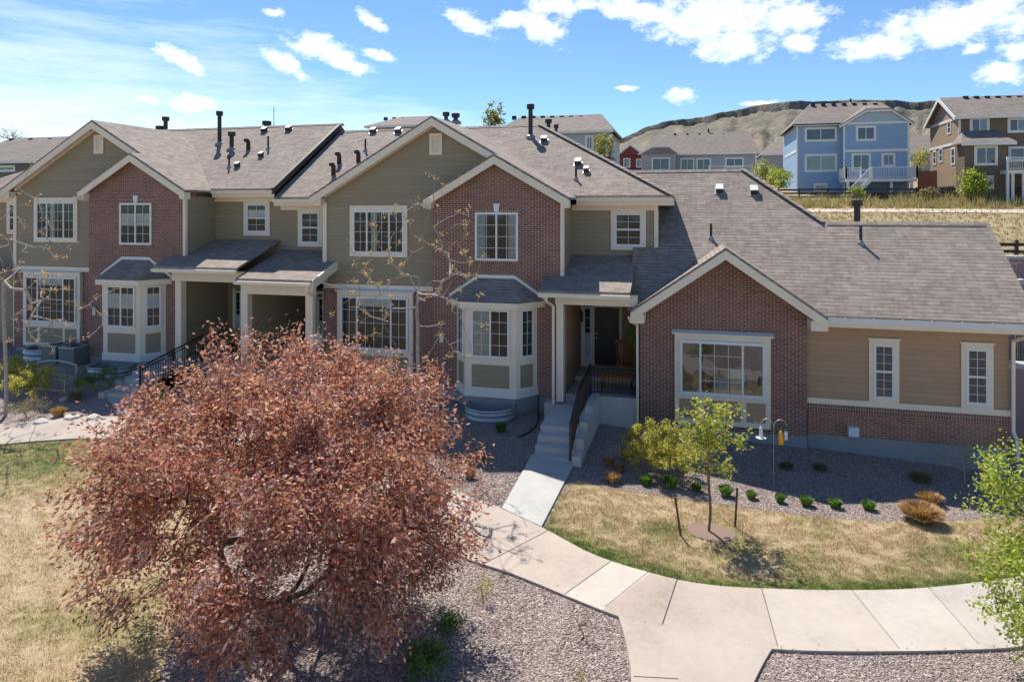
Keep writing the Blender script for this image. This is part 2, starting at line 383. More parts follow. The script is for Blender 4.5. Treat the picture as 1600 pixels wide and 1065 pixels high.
def vent_pipe(parent,p,h,r=.05,cap=False,slope=.6):
    x,y,z=p; b=MB(); b.tube([(x,y,z-.12),(x,y,z+h)],r,10)
    if cap: b.tube([(x,y,z+h),(x,y,z+h+.02),(x,y,z+h+.2),(x,y,z+h+.22)],[r*1.1,r*1.75,r*1.75,r*1.2],12)
    o=b.build('vent_pipe',PIPE,parent,smooth=False)
    c=MB(); c.tube([(x,y,z-.1),(x,y,z+.03),(x,y,z+.10)],[r*2.6,r*2.1,r*1.15],10); c.build('flashing_boot',FLASH,o)
def elbow_vent(parent,p,r=.09):
    x,y,z=p; b=MB(); b.tube([(x,y,z-.1),(x,y,z+.28),(x,y-.06,z+.36),(x,y-.16,z+.38),(x,y-.2,z+.34)],r,10)
    b.build('elbow_vent',PIPE,parent,smooth=True)
SB=lambda: None
RS=.58                      # pitch of the two-storey roofs
ZE=7.41; YE=22.6; YR=27.6; RM=.605; ZR=ZE+RM*(YR-YE)
def hpipe(b,pts,w=.075,d=.055):
    for a,c in zip(pts,pts[1:]): b.bar(a,c,w,d)
def bay(parent,cx,dz,ground,front_y=21.4):
    """three sided bay window under its own hipped roof"""
    y0=front_y; y1=20.72; hw0,hw1=1.36,.83; zb,zt=1.05+dz,3.92+dz
    P=[(cx-hw0,y0),(cx-hw1,y1),(cx+hw1,y1),(cx+hw0,y0)]
    b=MB(); b.prism([(x,y,zb) for x,y in P],(0,0,zt-zb)); body=b.build('bay_window',TRIM,parent)
    f=MB(); f.prism([(cx-hw0+.05,y0,ground-.3),(cx-hw1+.03,y1+.05,ground-.3),(cx+hw1-.03,y1+.05,ground-.3),(cx+hw0-.05,y0,ground-.3)],(0,0,zb-ground+.3-.002)); f.build('bay_foundation',FOUND,body)
    # base board
    s=MB(); q=[(cx-hw0-.03,y0),(cx-hw1-.02,y1-.035),(cx+hw1+.02,y1-.035),(cx+hw0+.03,y0)]; s.prism([(x,y,zb-.03) for x,y in q],(0,0,.26)); s.build('base_board',DWHITE,body)
    for (a,c,frac) in ((P[0],P[1],0),(P[1],P[2],1),(P[2],P[3],0)):
        a=Vector((a[0],a[1],0)); c=Vector((c[0],c[1],0)); L=(c-a).length; r=(c-a).normalized(); n=Vector((r.y,-r.x,0))
        m0=.19 if frac else .16; w=L-2*m0
        M=frame_m((a+r*m0)+Vector((0,0,2.26+dz))+n*.003,r,n)
        sash=[(0,.5,0,1,2,4),(.5,1,0,1,2,4)] if frac else [(0,1,0,1,2,4)]
        bl=[(0,.46,0,1,CURT)] if frac and dz<.2 else ([(0,1,.45,.82,BLIND)] if dz>.2 else None)
        window(body,M,w,1.55,sash,casing=0,blind=bl)
        M2=frame_m((a+r*(m0+.02))+Vector((0,0,1.32+dz))+n*.003,r,n)
        MB(M2).box(0,w-.04,0,.72,0,.006).build('siding_panel',OLIVE,body)
    # roof
    e=.24; zc=zt+.02; top=zt+.78; tw=.62
    E=[(cx-hw0-.26,y0,zc+.1),(cx-hw1-.12,y1-e,zc+.1),(cx+hw1+.12,y1-e,zc+.1),(cx+hw0+.26,y0,zc+.1)]
    T=[(cx-tw,y0,top),(cx+tw,y0,top)]
    fb=MB(); fb.prism([(x,y,zc-.1) for x,y,z in E],(0,0,.195)); fb.build('eave_fascia',TRIM,body)
    rf=MB(); up=Vector((0,0,.012)); EE=[Vector(x)+up for x in E]; TT=[Vector(x)+up for x in T]
    rf.poly([EE[0],EE[1],TT[0]]); rf.poly([EE[1],EE[2],TT[1],TT[0]]); rf.poly([EE[2],EE[3],TT[1]])
    rf.build('bay_roof',SHING,body)
    fl=MB()
    for a,c in ((EE[0],TT[0]),(TT[0],TT[1]),(TT[1],EE[3])):
        a=Vector(a); c=Vector(c); d=Vector((0,0,.11)); fl.prism([a+Vector((0,-.035,.0)),c+Vector((0,-.035,.0)),c+Vector((0,-.035,.11)),a+Vector((0,-.035,.11))],(0,.033,0))
    fl.build('roof_flashing',DWHITE,body)
def townhouse(ox,dz,name_label,left_recess,ground,xr_end,x_left,hip):
    t=thing('townhouse',name_label,'townhouse',(ox-8.5,22,ground),'attached townhouses')
    X=lambda v: ox+v
    zt=lambda v: v+dz
    gz=ground
    # foundation
    MB().box(X(-12.76),X(-8.38),22.05,32,gz-1,zt(.96)).build('foundation',FOUND,t)
    MB().box(X(-8.36),X(-3.99),21.42,31.9,gz-1,zt(.96)).build('foundation',FOUND,t)
    # main gable wall: brick below, siding above
    MB().box(X(-12.78),X(-8.38),22.0,32,zt(.95),zt(4.12)).build('brick_wall',BRICK,t)
    w=MB(); w.prism([(X(-12.78),22.0,zt(4.12)),(X(-4.2),22.0,zt(4.12)),(X(-4.2),22.0,zt(7.53)),(X(-8.55),22.0,zt(10.05)),(X(-12.78),22.0,zt(7.6))],(0,10,0)); w.build('siding_wall',OLIVE,t)
    MB().box(X(-12.80),X(-8.39),21.96,22.0,zt(4.13),zt(4.3)).build('band_board',TRIM,t)
    MB().box(X(-12.83),X(-12.68),21.955,22.1,zt(4.3),zt(7.2)).box(X(-12.83),X(-12.80),21.955,22.1,zt(.98),zt(4.12)).build('corner_board',TRIM,t)
    # brick tower
    w=MB(); w.prism([(X(-8.38),21.4,zt(.95)),(X(-3.97),21.4,zt(.95)),(X(-3.97),21.4,zt(7.40)),(X(-6.18),21.4,zt(8.68)),(X(-8.38),21.4,zt(7.40))],(0,.6,0)); w.build('brick_tower',BRICK,t)
    MB().box(X(-4.05),X(-3.96),21.44,24.7,zt(.95),zt(7.1)).build('side_wall',OLIVE,t)
    MB().box(X(-4.06),X(-3.945),21.38,21.5,zt(4.75),zt(7.1)).build('corner_board',TRIM,t)
    # recess wall right of the tower
    MB().box(X(-4.0),X(xr_end),23.05,32,zt(3.9),zt(7.1)).build('recess_wall',OLIVE,t)
    MB().box(X(-3.96),X(xr_end)+.02,23.01,23.05,zt(6.92),zt(7.12)).build('frieze_board',TRIM,t)
    # windows
    n=(0,-1,0); r=(1,0,0)
    two=[(0,.5,0,1,2,4),(.5,1,0,1,2,4)]
    bl=[(0,1,.45,.75,BLIND)] if dz>.2 else [(.0,.22,0,1,CURT),(.78,1,0,1,CURT)]
    tw=window(t,frame_m((X(-6.9),21.395,zt(5.28)),r,n),1.46,1.58,two,casing=0,blind=bl)
    MB().box(X(-6.95),X(-5.39),21.375,21.402,zt(6.86),zt(7.07)).build('soldier_course',BRICKS,t)
    MB().box(X(-6.98),X(-5.36),21.36,21.402,zt(5.19),zt(5.275)).build('brick_sill',BRICKS,t)
    MB().prism([(X(-6.24),21.35,zt(6.87)),(X(-6.10),21.35,zt(6.87)),(X(-6.06),21.35,zt(7.14)),(X(-6.28),21.35,zt(7.14))],(0,.05,0)).build('keystone',PAINTB,t)
    tri=[(0,.27,0,1,2,4),(.27,.72,0,1,3,4),(.72,1,0,1,2,4)]
    window(t,frame_m((X(-11.65),21.995,zt(5.4)),r,n),1.98,1.52,tri,casing=.11,head=.17,back=DARK,blind=[(.35,.47,0,1,CURT)] )
    # lower tripartite window box
    bx=MB(); bx.box(X(-12.2),X(-9.32),21.86,22.0,zt(1.08),zt(4.06)); bw=bx.build('window_box',TRIM,t)
    MB().prism([(X(-12.27),21.78,zt(4.06)),(X(-9.25),21.78,zt(4.06)),(X(-9.25),21.99,zt(4.125)),(X(-12.27),21.99,zt(4.125))],(0,0,.04)).build('head_flashing',DWHITE,bw)
    window(bw,frame_m((X(-12.05),21.855,zt(2.05)),r,n),2.58,1.86,[(0,.24,0,1,2,4),(.24,.76,0,1,4,4),(.76,1,0,1,2,4)],casing=0,blind=[(.24,.76,.82,1,BLIND)])
    for a,c in ((-12.03,-11.45),(-11.33,-10.18),(-10.06,-9.48)): MB().box(X(a),X(c),21.85,21.86,zt(1.24),zt(1.85)).build('siding_panel',OLIVE,bw)
    # recess window (hung)
    hung=[(0,1,.5,1,2,2),(0,1,0,.5,2,2)]
    wx=-2.53
    window(t,frame_m((X(wx),23.045,zt(5.72)),r,n),.92,1.12,hung,casing=.12,head=.14,blind=[(0,1,.5,.8,BLIND)] if dz>.2 else None)
    # attic vent
    v=MB(); M=frame_m((X(-8.74),21.995,zt(8.82)),r,n); vb=MB(M); rect_ring(vb,0,.46,0,.74,.1,0,.04)
    for i in range(9): yy=.12+i*.056; vb.poly([(.1,yy,.005),(.36,yy,.005),(.36,yy+.05,.03),(.1,yy+.05,.03)])
    vb.box(.1,.36,.1,.64,.0,.004); vb.build('gable_vent',TRIM,t)
    bay(t,X(-6.18),dz,ground)
    # ---- roofs ----
    rr=[]; zr=10.13+dz; px=X(-8.55); yb=27.4
    ls=lambda x: zr-RS*(px-x); rs=lambda x: zr-RS*(x-px)
    xl=X(-13.2); xe=X(-3.74)
    zp=rs(X(-6.18))
    rf=MB()
    rf.prism([(xl,21.68,ls(xl)),(px,21.68,zr),(px,yb,zr),(xl,yb,ls(xl))],(0,0,-.08))
    rf.prism([(px,21.68,zr),(X(-6.18),21.68,zp),(X(-6.18),yb,zp),(px,yb,zr)],(0,0,-.08))
    rf.prism([(X(-6.18),21.1,zp),(xe,21.1,rs(xe)),(xe,yb-1,rs(xe)),(X(-6.18),yb-1,zp)],(0,0,-.08))
    xt=X(-8.62); zl=zp-RS*(X(-6.18)-xt)
    rf.prism([(xt,21.1,zl),(X(-6.18),21.1,zp),(X(-6.18),22.0,zp),(xt,22.0,zl)],(0,0,-.08))
    rf.build('gable_roof',SHING,t)
    # rakes and soffits
    fb=MB(); dd=.26
    D=lambda p:(p[0],p[1],p[2]-.082)
    rake_board(fb,D((xl,21.66,ls(xl))),D((px,21.66,zr)),dd,.05); rake_board(fb,D((px,21.66,zr)),D((X(-6.3),21.66,rs(X(-6.3)))),dd,.05)
    rake_board(fb,D((xt,21.08,zl)),D((X(-6.18),21.08,zp)),dd,.05); rake_board(fb,D((X(-6.18),21.08,zp)),D((xe,21.08,rs(xe))),dd,.05)
    # boxed eave returns
    fb.box(xl,xl+.44,21.71,22.0,ls(xl)-.34,ls(xl)-.02-.08) ; fb.box(xt,xt+.26,21.13,21.4,zl-.34,zl-.1); fb.box(xe-.26,xe,21.13,21.4,rs(xe)-.34,rs(xe)-.1)
    fb.build('rake_fascia',TRIM,t)
    so=MB(); k=.16
    def so_(a,c,y0,y1): so.prism([(a[0],y0,a[1]-.1),(c[0],y0,c[1]-.1),(c[0],y1,c[1]-.1),(a[0],y1,a[1]-.1)],(0,0,-.05))
    so_((xl+.3,ls(xl+.3)),(px,zr),21.71,22.0); so_((px,zr),(X(-6.2),rs(X(-6.2))),21.71,22.0)
    so_((xt+.2,zl+.2*RS),(X(-6.18),zp),21.13,21.4); so_((X(-6.18),zp),(xe-.2,rs(xe-.2)),21.13,21.4)
    so.build('soffit',SOFFIT,t)
    # frieze boards on the gable walls
    fz=MB()
    rake_board(fz,(X(-12.78),21.965,ls(X(-12.78))-.16),(px,21.965,zr-.16),.16,.035); rake_board(fz,(px,21.965,zr-.16),(X(-6.3),21.965,rs(X(-6.3))-.16),.16,.035)
    fz.build('frieze_board',TRIM,t)
    # main roof along the row
    ze,ye,yr,z_r=ZE+dz,YE,YR,ZR+dz; yk=2*yr-ye
    mr=MB()
    if hip:       # hipped right end
        xc=X(-.62); xh=X(-6.1)
        mr.prism([(X(-4.6),ye,ze),(xc,ye,ze),(xh,yr,z_r),(X(-7.5),yr,z_r),(X(-7.5),24.0,ze+RM*(24-ye))],(0,0,-.08))
        mr.prism([(xc,ye,ze),(xc,yk,ze),(xh,yr,z_r)],(0,0,-.08))
        mr.prism([(x_left,yr,z_r),(xh,yr,z_r),(xc,yk,ze),(x_left,yk,ze)],(0,0,-.08))
        mr.prism([(x_left,ye,ze),(X(-12.4),ye,ze),(X(-7.5),25.0,ze+RM*(25-ye)),(X(-7.5),yr,z_r),(x_left,yr,z_r)],(0,0,-.08))
        hc=MB()
        for k in range(26):
            a=Vector((xh,yr,z_r)).lerp(Vector((xc,ye,ze)),k/26); c=Vector((xh,yr,z_r)).lerp(Vector((xc,ye,ze)),(k+1.15)/26)
            hc.bar(a+Vector((0,0,.02)),c+Vector((0,0,.035)),.24,.02)
        hc.build('hip_cap',SHING,t)
    else:
        xq=x_left+5.6
        mr.prism([(x_left,ye,ze),(X(xr_end),ye,ze),(X(xr_end),yr,z_r),(xq,yr,z_r)],(0,0,-.08))
        mr.prism([(xq,yr,z_r),(X(xr_end),yr,z_r),(X(xr_end),yk,ze),(x_left,yk,ze)],(0,0,-.08))
        mr.prism([(x_left,yk,ze),(x_left,ye,ze),(xq,yr,z_r)],(0,0,-.08))
        MB().box(x_left+.5,X(-12.84),23.06,32,gz-.5,zt(3.95)).build('siding_wall',OLIVE,t)
        MB().box(x_left,X(-12.84),21.6,23.05,zt(3.95),zt(4.1)).build('porch_roof',SHING,t)
    mr.build('roof',SHING,t)
    rc=MB(); x=x_left+(0 if hip else 5.6)
    xe2=X(-6.1) if hip else X(xr_end)
    while x<xe2: rc.prism([(x,yr-.14,z_r-.075),(x+.29,yr-.14,z_r-.075),(x+.29,yr,z_r+.012),(x+.29,yr+.14,z_r-.075),(x,yr+.14,z_r-.075),(x,yr,z_r+.012)],(0,0,.012)); x+=.3
    rc.build('ridge_cap',SHING,t)
    # eave fascia + gutter over the recess
    ef=MB(); xr=X(xr_end)+(.5 if hip else 0)
    ef.box(X(-3.74),xr,ye-.02,ye+.03,ze-.33,ze-.085); ef.box(X(-3.74),xr,ye+.03,23.05,ze-.33,ze-.30); ef.build('eave_fascia',TRIM,t)
    gt=MB(); gt.box(X(-3.7),xr,ye-.13,ye-.022,ze-.2,ze-.19); gt.box(X(-3.7),xr,ye-.14,ye-.13,ze-.2,ze-.07); gt.box(X(-3.7),xr,ye-.032,ye-.022,ze-.19,ze-.09); gt.build('gutter',TRIM,t)
    if hip:
        MB().box(xr-.03,xr,ye+.03,yk,ze-.33,ze-.085).build('eave_fascia',TRIM,t)
        MB().box(X(xr_end)-.1,X(xr_end)+.03,23.0,23.12,zt(5.0),zt(6.92)).build('corner_board',TRIM,t)
    if left_recess:
        MB().box(x_left,X(-12.78),23.05,32,zt(3.9),zt(7.1)).build('recess_wall',OLIVE,t)
        MB().box(x_left,X(-12.84),23.01,23.05,zt(6.92),zt(7.12)).build('frieze_board',TRIM,t)
        window(t,frame_m((X(-14.38),23.045,zt(5.66)),r,n),.80,1.2,hung,casing=.12,head=.14)
        ef=MB(); ef.box(x_left,xl,ye-.02,ye+.03,ze-.33,ze-.085); ef.box(x_left,xl,ye+.03,23.05,ze-.33,ze-.30); ef.box(x_left,xl,ye-.14,ye-.022,ze-.2,ze-.08); ef.build('eave_fascia',TRIM,t)
    # downspout left of the tower
    dp=MB(); hpipe(dp,[(X(-8.62),20.9,zl-.22),(X(-8.47),21.1,zl-.34),(X(-8.45),21.9,zl-.45),(X(-8.44),21.9,zt(.7))]); dp.build('downspout',TRIM,t)
    MB().box(X(-8.12),X(-7.98),21.30,21.4,zt(2.55),zt(2.85)).build('utility_box',METAL,t)
    return t
NB=townhouse(0,0,'two-storey olive and brick townhouse in the middle of the row, beside the low end house','yes',.55,-1.12,-15.25,True)
NA=townhouse(-14.23,.33,'two-storey olive and brick townhouse at far left, its roof a step higher','yes',1.0,-1.02,-30.9,False)
# parapet flashing on the roof step between the two townhouses
b=MB(); z0=ZE+.33
b.prism([(-15.31,YE-.1,z0-.22),(-15.31,YE-.1,z0+.02),(-15.31,YR,ZR+.35),(-15.31,YR,ZR+.13)],(.11,0,0)); b.build('roof_step_flashing',PIPE,NA)
# ---- porches of the two townhouses on the left ----
def post(b,x,y,z0,z1,w=.24):
    b.box(x-w/2,x+w/2,y-w/2,y+w/2,z0,z1)
def porch_roof(parent,x0,x1,ye,ze,yw,zw,beam_h=.42):
    b=MB(); b.prism([(x0,ye,ze),(x1,ye,ze),(x1,yw,zw),(x0,yw,zw)],(0,0,-.07)); o=b.build('porch_roof',SHING,parent)
    f=MB(); f.box(x0,x1,ye-.03,ye+.02,ze-.22,ze-.075); f.box(x0,x1,ye-.13,ye-.032,ze-.19,ze-.09); f.box(x0+.02,x0+.06,ye+.02,21.4,ze-.22,ze-.075)
    f.build('eave_fascia',TRIM,o)
    return o
pr=porch_roof(NA,-18.75,-15.28,20.45,4.92,23.04,5.78)
MB().box(-18.4,-15.2,20.95,21.2,4.35,4.74).build('porch_beam',TRIM,NA)
b=MB(); post(b,-18.12,21.08,1.5,4.35,.26); b.build('porch_post',TRIM,NA); b=MB(); post(b,-15.34,21.08,1.5,4.35,.28); b.build('porch_post',TRIM,NA)
MB().box(-18.35,-15.27,21.2,24.68,4.35,4.4).build('porch_ceiling',SOFFIT,NA)
MB().box(-18.2,-15.25,23.7,23.8,1.4,4.4).build('porch_back_wall',OLIVE,NA)
MB().box(-15.32,-15.18,21.3,24.7,1.4,4.4).build('porch_divider',OLIVE,NA)
MB().box(-18.18,-18.12,21.4,24.7,1.4,4.4).build('porch_side_wall',OLIVE,NA)
MB().box(-18.3,-15.25,20.9,24.7,.4,1.5).build('porch_slab',CONC,NA)
def door(parent,x0,z0,y,w=.92,h=2.08,side=True,gap=.34):
    x1=x0+w; d=MB()
    d.box(x0,x1,y-.05,y-.004,z0,z0+h); o=d.build('door',DOOR,parent)
    p=MB()
    for a,c in ((.1,.44),(.5,.84)):
        for e,f in ((.15,.85),(1.0,h-.15)):
            rect_ring(_B:=MB(frame_m((x0,y-.05,z0),(1,0,0),(0,-1,0))),a*w/.92,c*w/.92,e,f,.025,0,.012); p.v+= [v for v in _B.v]; k=len(p.v)-len(_B.v); p.f+=[[i+k for i in q] for q in _B.f]
    p.build('door_panel',DOOR,o)
    k=MB(); k.tube([(x0+.07,y-.05,z0+.98),(x0+.07,y-.12,z0+.98)],.028,8); k.tube([(x0+.07,y-.05,z0+1.14),(x0+.07,y-.075,z0+1.14)],.03,8); k.build('handle',METAL,o)
    f=MB(); f.box(x0-.10,x0-.002,y-.06,y,z0,z0+h+.1); f.box(x1+.002,x1+.12,y-.06,y,z0,z0+h+.1); f.box(x0-.002,x1+.002,y-.06,y,z0+h+.002,z0+h+.1)
    f.box(x0-.5,x1+.12,y-.12,y,z0-.06,z0-.002)
    if side: f.box(x0-.5,x0-.42,y-.06,y,z0,z0+h+.1); f.box(x0-.42,x0-.1,y-.05,y,z0,z0+.2)
    f.build('door_frame',TRIM,o)
    if side: window(o,frame_m((x0-.42,y-.01,z0+.2),(1,0,0),(0,-1,0)),.32,h-.2,[(0,1,0,1,1,5)],casing=0,blind=[(0,1,0,.5,BLIND)],fr=.035)
    return o
door(NA,-17.35,1.6,23.7); 
# right one of the pair, lower
porch_roof(NB,-15.25,-12.30,20.35,4.58,23.04,5.4)
MB().box(-15.2,-12.5,20.75,20.98,4.0,4.40).build('porch_beam',TRIM,NB)
b=MB(); post(b,-12.66,20.87,1.2,4.0,.24); b.build('porch_post',TRIM,NB)
b=MB(); hpipe(b,[(-12.42,20.25,4.42),(-12.42,20.3,4.2),(-12.5,20.7,4.0),(-12.5,20.7,1.2)]); b.build('downspout',TRIM,NB)
MB().box(-15.18,-12.8,21.2,24.68,3.98,4.02).build('porch_ceiling',SOFFIT,NB)
MB().box(-15.18,-12.8,24.7,24.8,1.1,4.1).build('porch_back_wall',OLIVE,NB)
MB().box(-12.84,-12.78,21.95,24.7,1.1,4.1).build('porch_side_wall',OLIVE,NB)
MB().box(-15.2,-12.7,20.7,24.7,.3,1.25).build('porch_slab',CONC,NB)
MB().prism([(-12.32,20.36,4.58),(-12.25,20.36,4.58),(-12.25,22.0,5.1),(-12.32,22.0,5.1)],(0,0,-.3)).build('rake_fascia',TRIM,NB)
door(NB,-14.2,1.32,24.7)
# ---------------- low end house ----------------
T=thing('end_house','single-storey brick gabled end house with tan siding at the right of the row','house',(3,21.4,0),'attached townhouses')
YM,ZM,SM=20.85,3.98,.8; pl=lambda y: ZM+SM*(y-YM)
YR1=26.4; ZR1=pl(YR1); YR2=24.05; ZR2=pl(YR2)
X1=8.82
MB().box(-1.55,3.22,21.42,31,-1.2,.36).box(3.26,8.35,21.58,28,-1.6,.42).build('foundation',FOUND,T)
MB().box(3.26,8.38,21.545,21.6,.42,1.3).build('brick_wainscot',BRICKW,T)
MB().box(3.24,8.40,21.515,21.56,1.10,1.30).build('soldier_course',BRICKS,T)
MB().box(3.24,8.42,21.50,21.58,1.31,1.47).build('band_board',TRIM,T)
w=MB(); w.prism([(3.2,21.56,1.4),(8.36,21.56,1.4),(8.36,21.56,3.8),(3.2,21.56,3.8)],(0,5,0)); w.build('siding_wall',TAN,T)
w=MB(); w.prism([(8.33,21.57,.4),(8.33,26.6,.4),(8.33,26.6,3.8),(8.33,24.05,ZR2-.3),(8.33,21.57,3.8)],(.05,0,0)); w.build('end_wall',TAN,T)
MB().box(8.28,8.40,21.66,21.65,1.47,3.78).build('corner_board',TRIM,T)
# brick gable
w=MB(); w.prism([(-1.57,21.4,.36),(3.22,21.4,.36),(3.22,21.4,3.86),(.93,21.4,5.5),(-1.57,21.4,3.86)],(0,.3,0)); w.build('brick_gable',BRICK,T)
MB().box(-1.57,3.2,21.7,31,.3,3.6).build('core_wall',TAN,T)
MB().box(-1.57,-1.51,21.42,24.7,.36,4.0).build('porch_side_wall',TAN,T)
MB().box(-.95,2.65,21.37,21.402,3.40,3.42).build('brick_ledge',BRICKS,T)
bx=MB(); bx.box(-.52,2.22,21.27,21.4,.52,3.2); bw=bx.build('window_box',TRIM,T)
MB().prism([(-.6,21.18,3.2),(2.3,21.18,3.2),(2.3,21.39,3.27),(-.6,21.39,3.27)],(0,0,.045)).build('head_flashing',DWHITE,bw)
window(bw,frame_m((-.38,21.265,1.40),(1,0,0),(0,-1,0)),2.46,1.63,[(0,.235,0,1,1,1),(.235,.75,0,1,3,4),(.75,1,0,1,1,1)],casing=0,blind=[(0,.235,0,1,SLAT),(.75,1,0,1,SLAT),(.6,.73,0,.5,CURT),(.4,.58,0,.35,CURT)],fr=.06,glass=GLASSR)
for a,c in ((-.38,.18),(.33,1.4),(1.54,2.08)): MB().box(a,c,21.258,21.272,.68,1.26).build('siding_panel',TAN,bw)
for x0 in (5.0,7.33):
    window(T,frame_m((x0,21.555,1.56),(1,0,0),(0,-1,0)),.56,1.56,[(0,1,.5,1,2,3),(0,1,0,.5,2,3)],casing=.11,head=.13,blind=[(0,1,0,.95,SLAT)])
    MB().box(x0-.15,x0+.71,21.49,21.57,3.25,3.29).build('window_cap',TRIM,T)
# roofs
rf=MB()
rf.prism([(-1.9,YM,ZM),(-1.79,YM,ZM),(.93,YM+(5.86-ZM)/SM,5.86),(3.62,YM,ZM),(X1,YM,ZM),(X1,YR2,ZR2),(4.1,YR2,ZR2),(1.77,YR1,ZR1),(-1.9,YR1,ZR1)],(0,0,-.09))
rf.prism([(-3.4,YR1-3,pl(YR1-3)),(-1.9,YR1-3,pl(YR1-3)),(-1.9,YR1,ZR1),(-5,YR1,ZR1)],(0,0,-.09))
yk=YR1+(YR1-YM); rf.prism([(-5,YR1,ZR1),(1.77,YR1,ZR1),(7.3,yk,ZM),(-5,yk,ZM)],(0,0,-.09))
rf.prism([(1.77,YR1,ZR1),(4.1,YR2,ZR2),(7.3,YR2+3.2,ZM),(7.3,yk,ZM)],(0,0,-.09))
rf.prism([(4.1,YR2,ZR2),(X1,YR2,ZR2),(X1,YR2+3.2,ZM),(4.1,YR2+3.2,ZM)],(0,0,-.09))
rf.build('roof',SHING,T)
gz=lambda x: 5.86-.70*abs(x-.93); yb=21.5+(5.86-ZM)/SM
rf=MB(); xa,xb=-1.79,3.65
rf.prism([(xa,20.62,gz(xa)),(.93,20.62,5.86),(.93,23.4,5.86),(xa,20.95,gz(xa))],(0,0,-.08)); rf.prism([(.93,20.62,5.86),(xb,20.62,gz(xb)),(xb,20.95,gz(xb)),(.93,23.4,5.86)],(0,0,-.08))
rf.build('gable_roof',SHING,T)
fb=MB(); rake_board(fb,(xa,20.6,gz(xa)-.082),(.93,20.6,5.778),.27,.05); rake_board(fb,(.93,20.6,5.778),(xb,20.6,gz(xb)-.082),.27,.05)
fb.box(xa,xa+.4,20.655,21.4,gz(xa)-.40,gz(xa)-.12); fb.box(xb-.43,xb,20.655,21.5,gz(xb)-.40,gz(xb)-.12); fb.build('rake_fascia',TRIM,T)
so=MB(); so.prism([(xa+.3,20.66,gz(xa+.3)-.1),(.93,20.66,5.76),(.93,21.4,5.76),(xa+.3,21.4,gz(xa+.3)-.1)],(0,0,-.05)); so.prism([(.93,20.66,5.76),(xb-.3,20.66,gz(xb-.3)-.1),(xb-.3,21.4,gz(xb-.3)-.1),(.93,21.4,5.76)],(0,0,-.05)); so.build('soffit',SOFFIT,T)
ef=MB(); ef.box(3.66,X1,YM-.02,YM+.03,ZM-.32,ZM-.095); ef.box(3.66,X1,YM+.03,21.56,ZM-.32,ZM-.29); ef.build('eave_fascia',TRIM,T)
gt=MB(); gt.box(3.66,X1,YM-.14,YM-.022,ZM-.2,ZM-.185); gt.box(3.66,X1,YM-.15,YM-.14,ZM-.2,ZM-.04); gt.box(3.66,X1,YM-.034,YM-.022,ZM-.185,ZM-.1)
o=gt.build('gutter',DWHITE,T)
st=MB()
for k in range(7): x=4.1+k*.72; st.box(x,x+.03,YM-.152,YM-.02,ZM-.045,ZM-.03)
st.build('gutter_hanger',METAL,o)
rk=MB(); rk.prism([(X1-.02,YM,ZM-.092),(X1-.02,YR2,ZR2-.092),(X1-.02,YR2,ZR2-.34),(X1-.02,YM,ZM-.34)],(.05,0,0)); rk.prism([(X1-.02,YR2,ZR2-.092),(X1-.02,YR2+3.2,ZM-.092),(X1-.02,YR2+3.2,ZM-.34),(X1-.02,YR2,ZR2-.34)],(.05,0,0)); rk.build('rake_fascia',TRIM,T)
dp=MB(); hpipe(dp,[(8.62,YM-.08,ZM-.2),(8.62,YM,ZM-.35),(8.44,21.45,ZM-.6),(8.44,21.45,.9),(8.46,21.3,.75),(8.46,21.2,.2)],.08,.07); dp.build('downspout',TRIM,T)
dp=MB(); hpipe(dp,[(-1.84,20.65,3.75),(-1.80,20.75,3.6),(-1.64,21.33,3.4),(-1.63,21.33,.3)],.07,.06); dp.build('downspout',TRIM,T)
hc=MB(); A=Vector((1.77,YR1,ZR1)); Bq=Vector((4.1,YR2,ZR2))
for k in range(13): hc.bar(A.lerp(Bq,k/13)+Vector((0,0,.02)),A.lerp(Bq,(k+1.15)/13)+Vector((0,0,.035)),.24,.02)
hc.build('hip_cap',SHING,T)
rc=MB(); x=-5
while x<1.7: rc.prism([(x,YR1-.14,ZR1-.1),(x+.29,YR1-.14,ZR1-.1),(x+.29,YR1,ZR1+.012),(x+.29,YR1+.14,ZR1-.1),(x,YR1+.14,ZR1-.1),(x,YR1,ZR1+.012)],(0,0,.012)); x+=.3
x=4.2
while x<8.7: rc.prism([(x,YR2-.14,ZR2-.1),(x+.29,YR2-.14,ZR2-.1),(x+.29,YR2,ZR2+.012),(x+.29,YR2+.14,ZR2-.1),(x,YR2+.14,ZR2-.1),(x,YR2,ZR2+.012)],(0,0,.012)); x+=.3
rc.build('ridge_cap',SHING,T)
MB().box(4.33,4.6,21.36,21.66,.47,.72).build('junction_box',PAINTB,T)
# porch of the end house
porch_roof(T,-4.55,-1.78,20.4,4.50,23.04,5.42)
MB().box(-4.12,-1.6,20.85,21.1,4.02,4.36).build('porch_beam',TRIM,T)
b=MB(); post(b,-3.98,20.97,1.0,4.02,.22); b.build('porch_post',TRIM,T)
b=MB(); hpipe(b,[(-4.3,20.3,4.36),(-4.3,20.4,4.15),(-4.17,20.8,3.95),(-4.17,20.8,.75)]); b.build('downspout',TRIM,T)
MB().box(-3.9,-1.6,21.1,24.68,3.98,4.02).build('porch_ceiling',SOFFIT,T)
MB().box(-3.96,-1.57,24.7,24.8,.9,5.3).build('porch_back_wall',TAN,T)
MB().box(-3.96,-3.91,21.42,24.7,.9,4.0).build('porch_side_wall',TAN,T)
s=MB(); s.box(-3.88,-1.62,21.35,24.7,-.3,1.12).box(-3.88,-1.62,23.1,24.7,1.12,1.28); s.build('porch_slab',STEPC,T,bevel=.012)
s=MB(); s.box(-4.45,-4.13,20.75,21.35,-.3,.95); s.build('post_footing',STEPC,T,bevel=.012)
door(T,-3.42,1.34,24.7,.88)
b=MB(); b.box(-3.9,-3.78,24.2,24.32,2.95,3.25); b.tube([(-3.84,24.26,3.25),(-3.84,24.26,3.33)],.03,6)
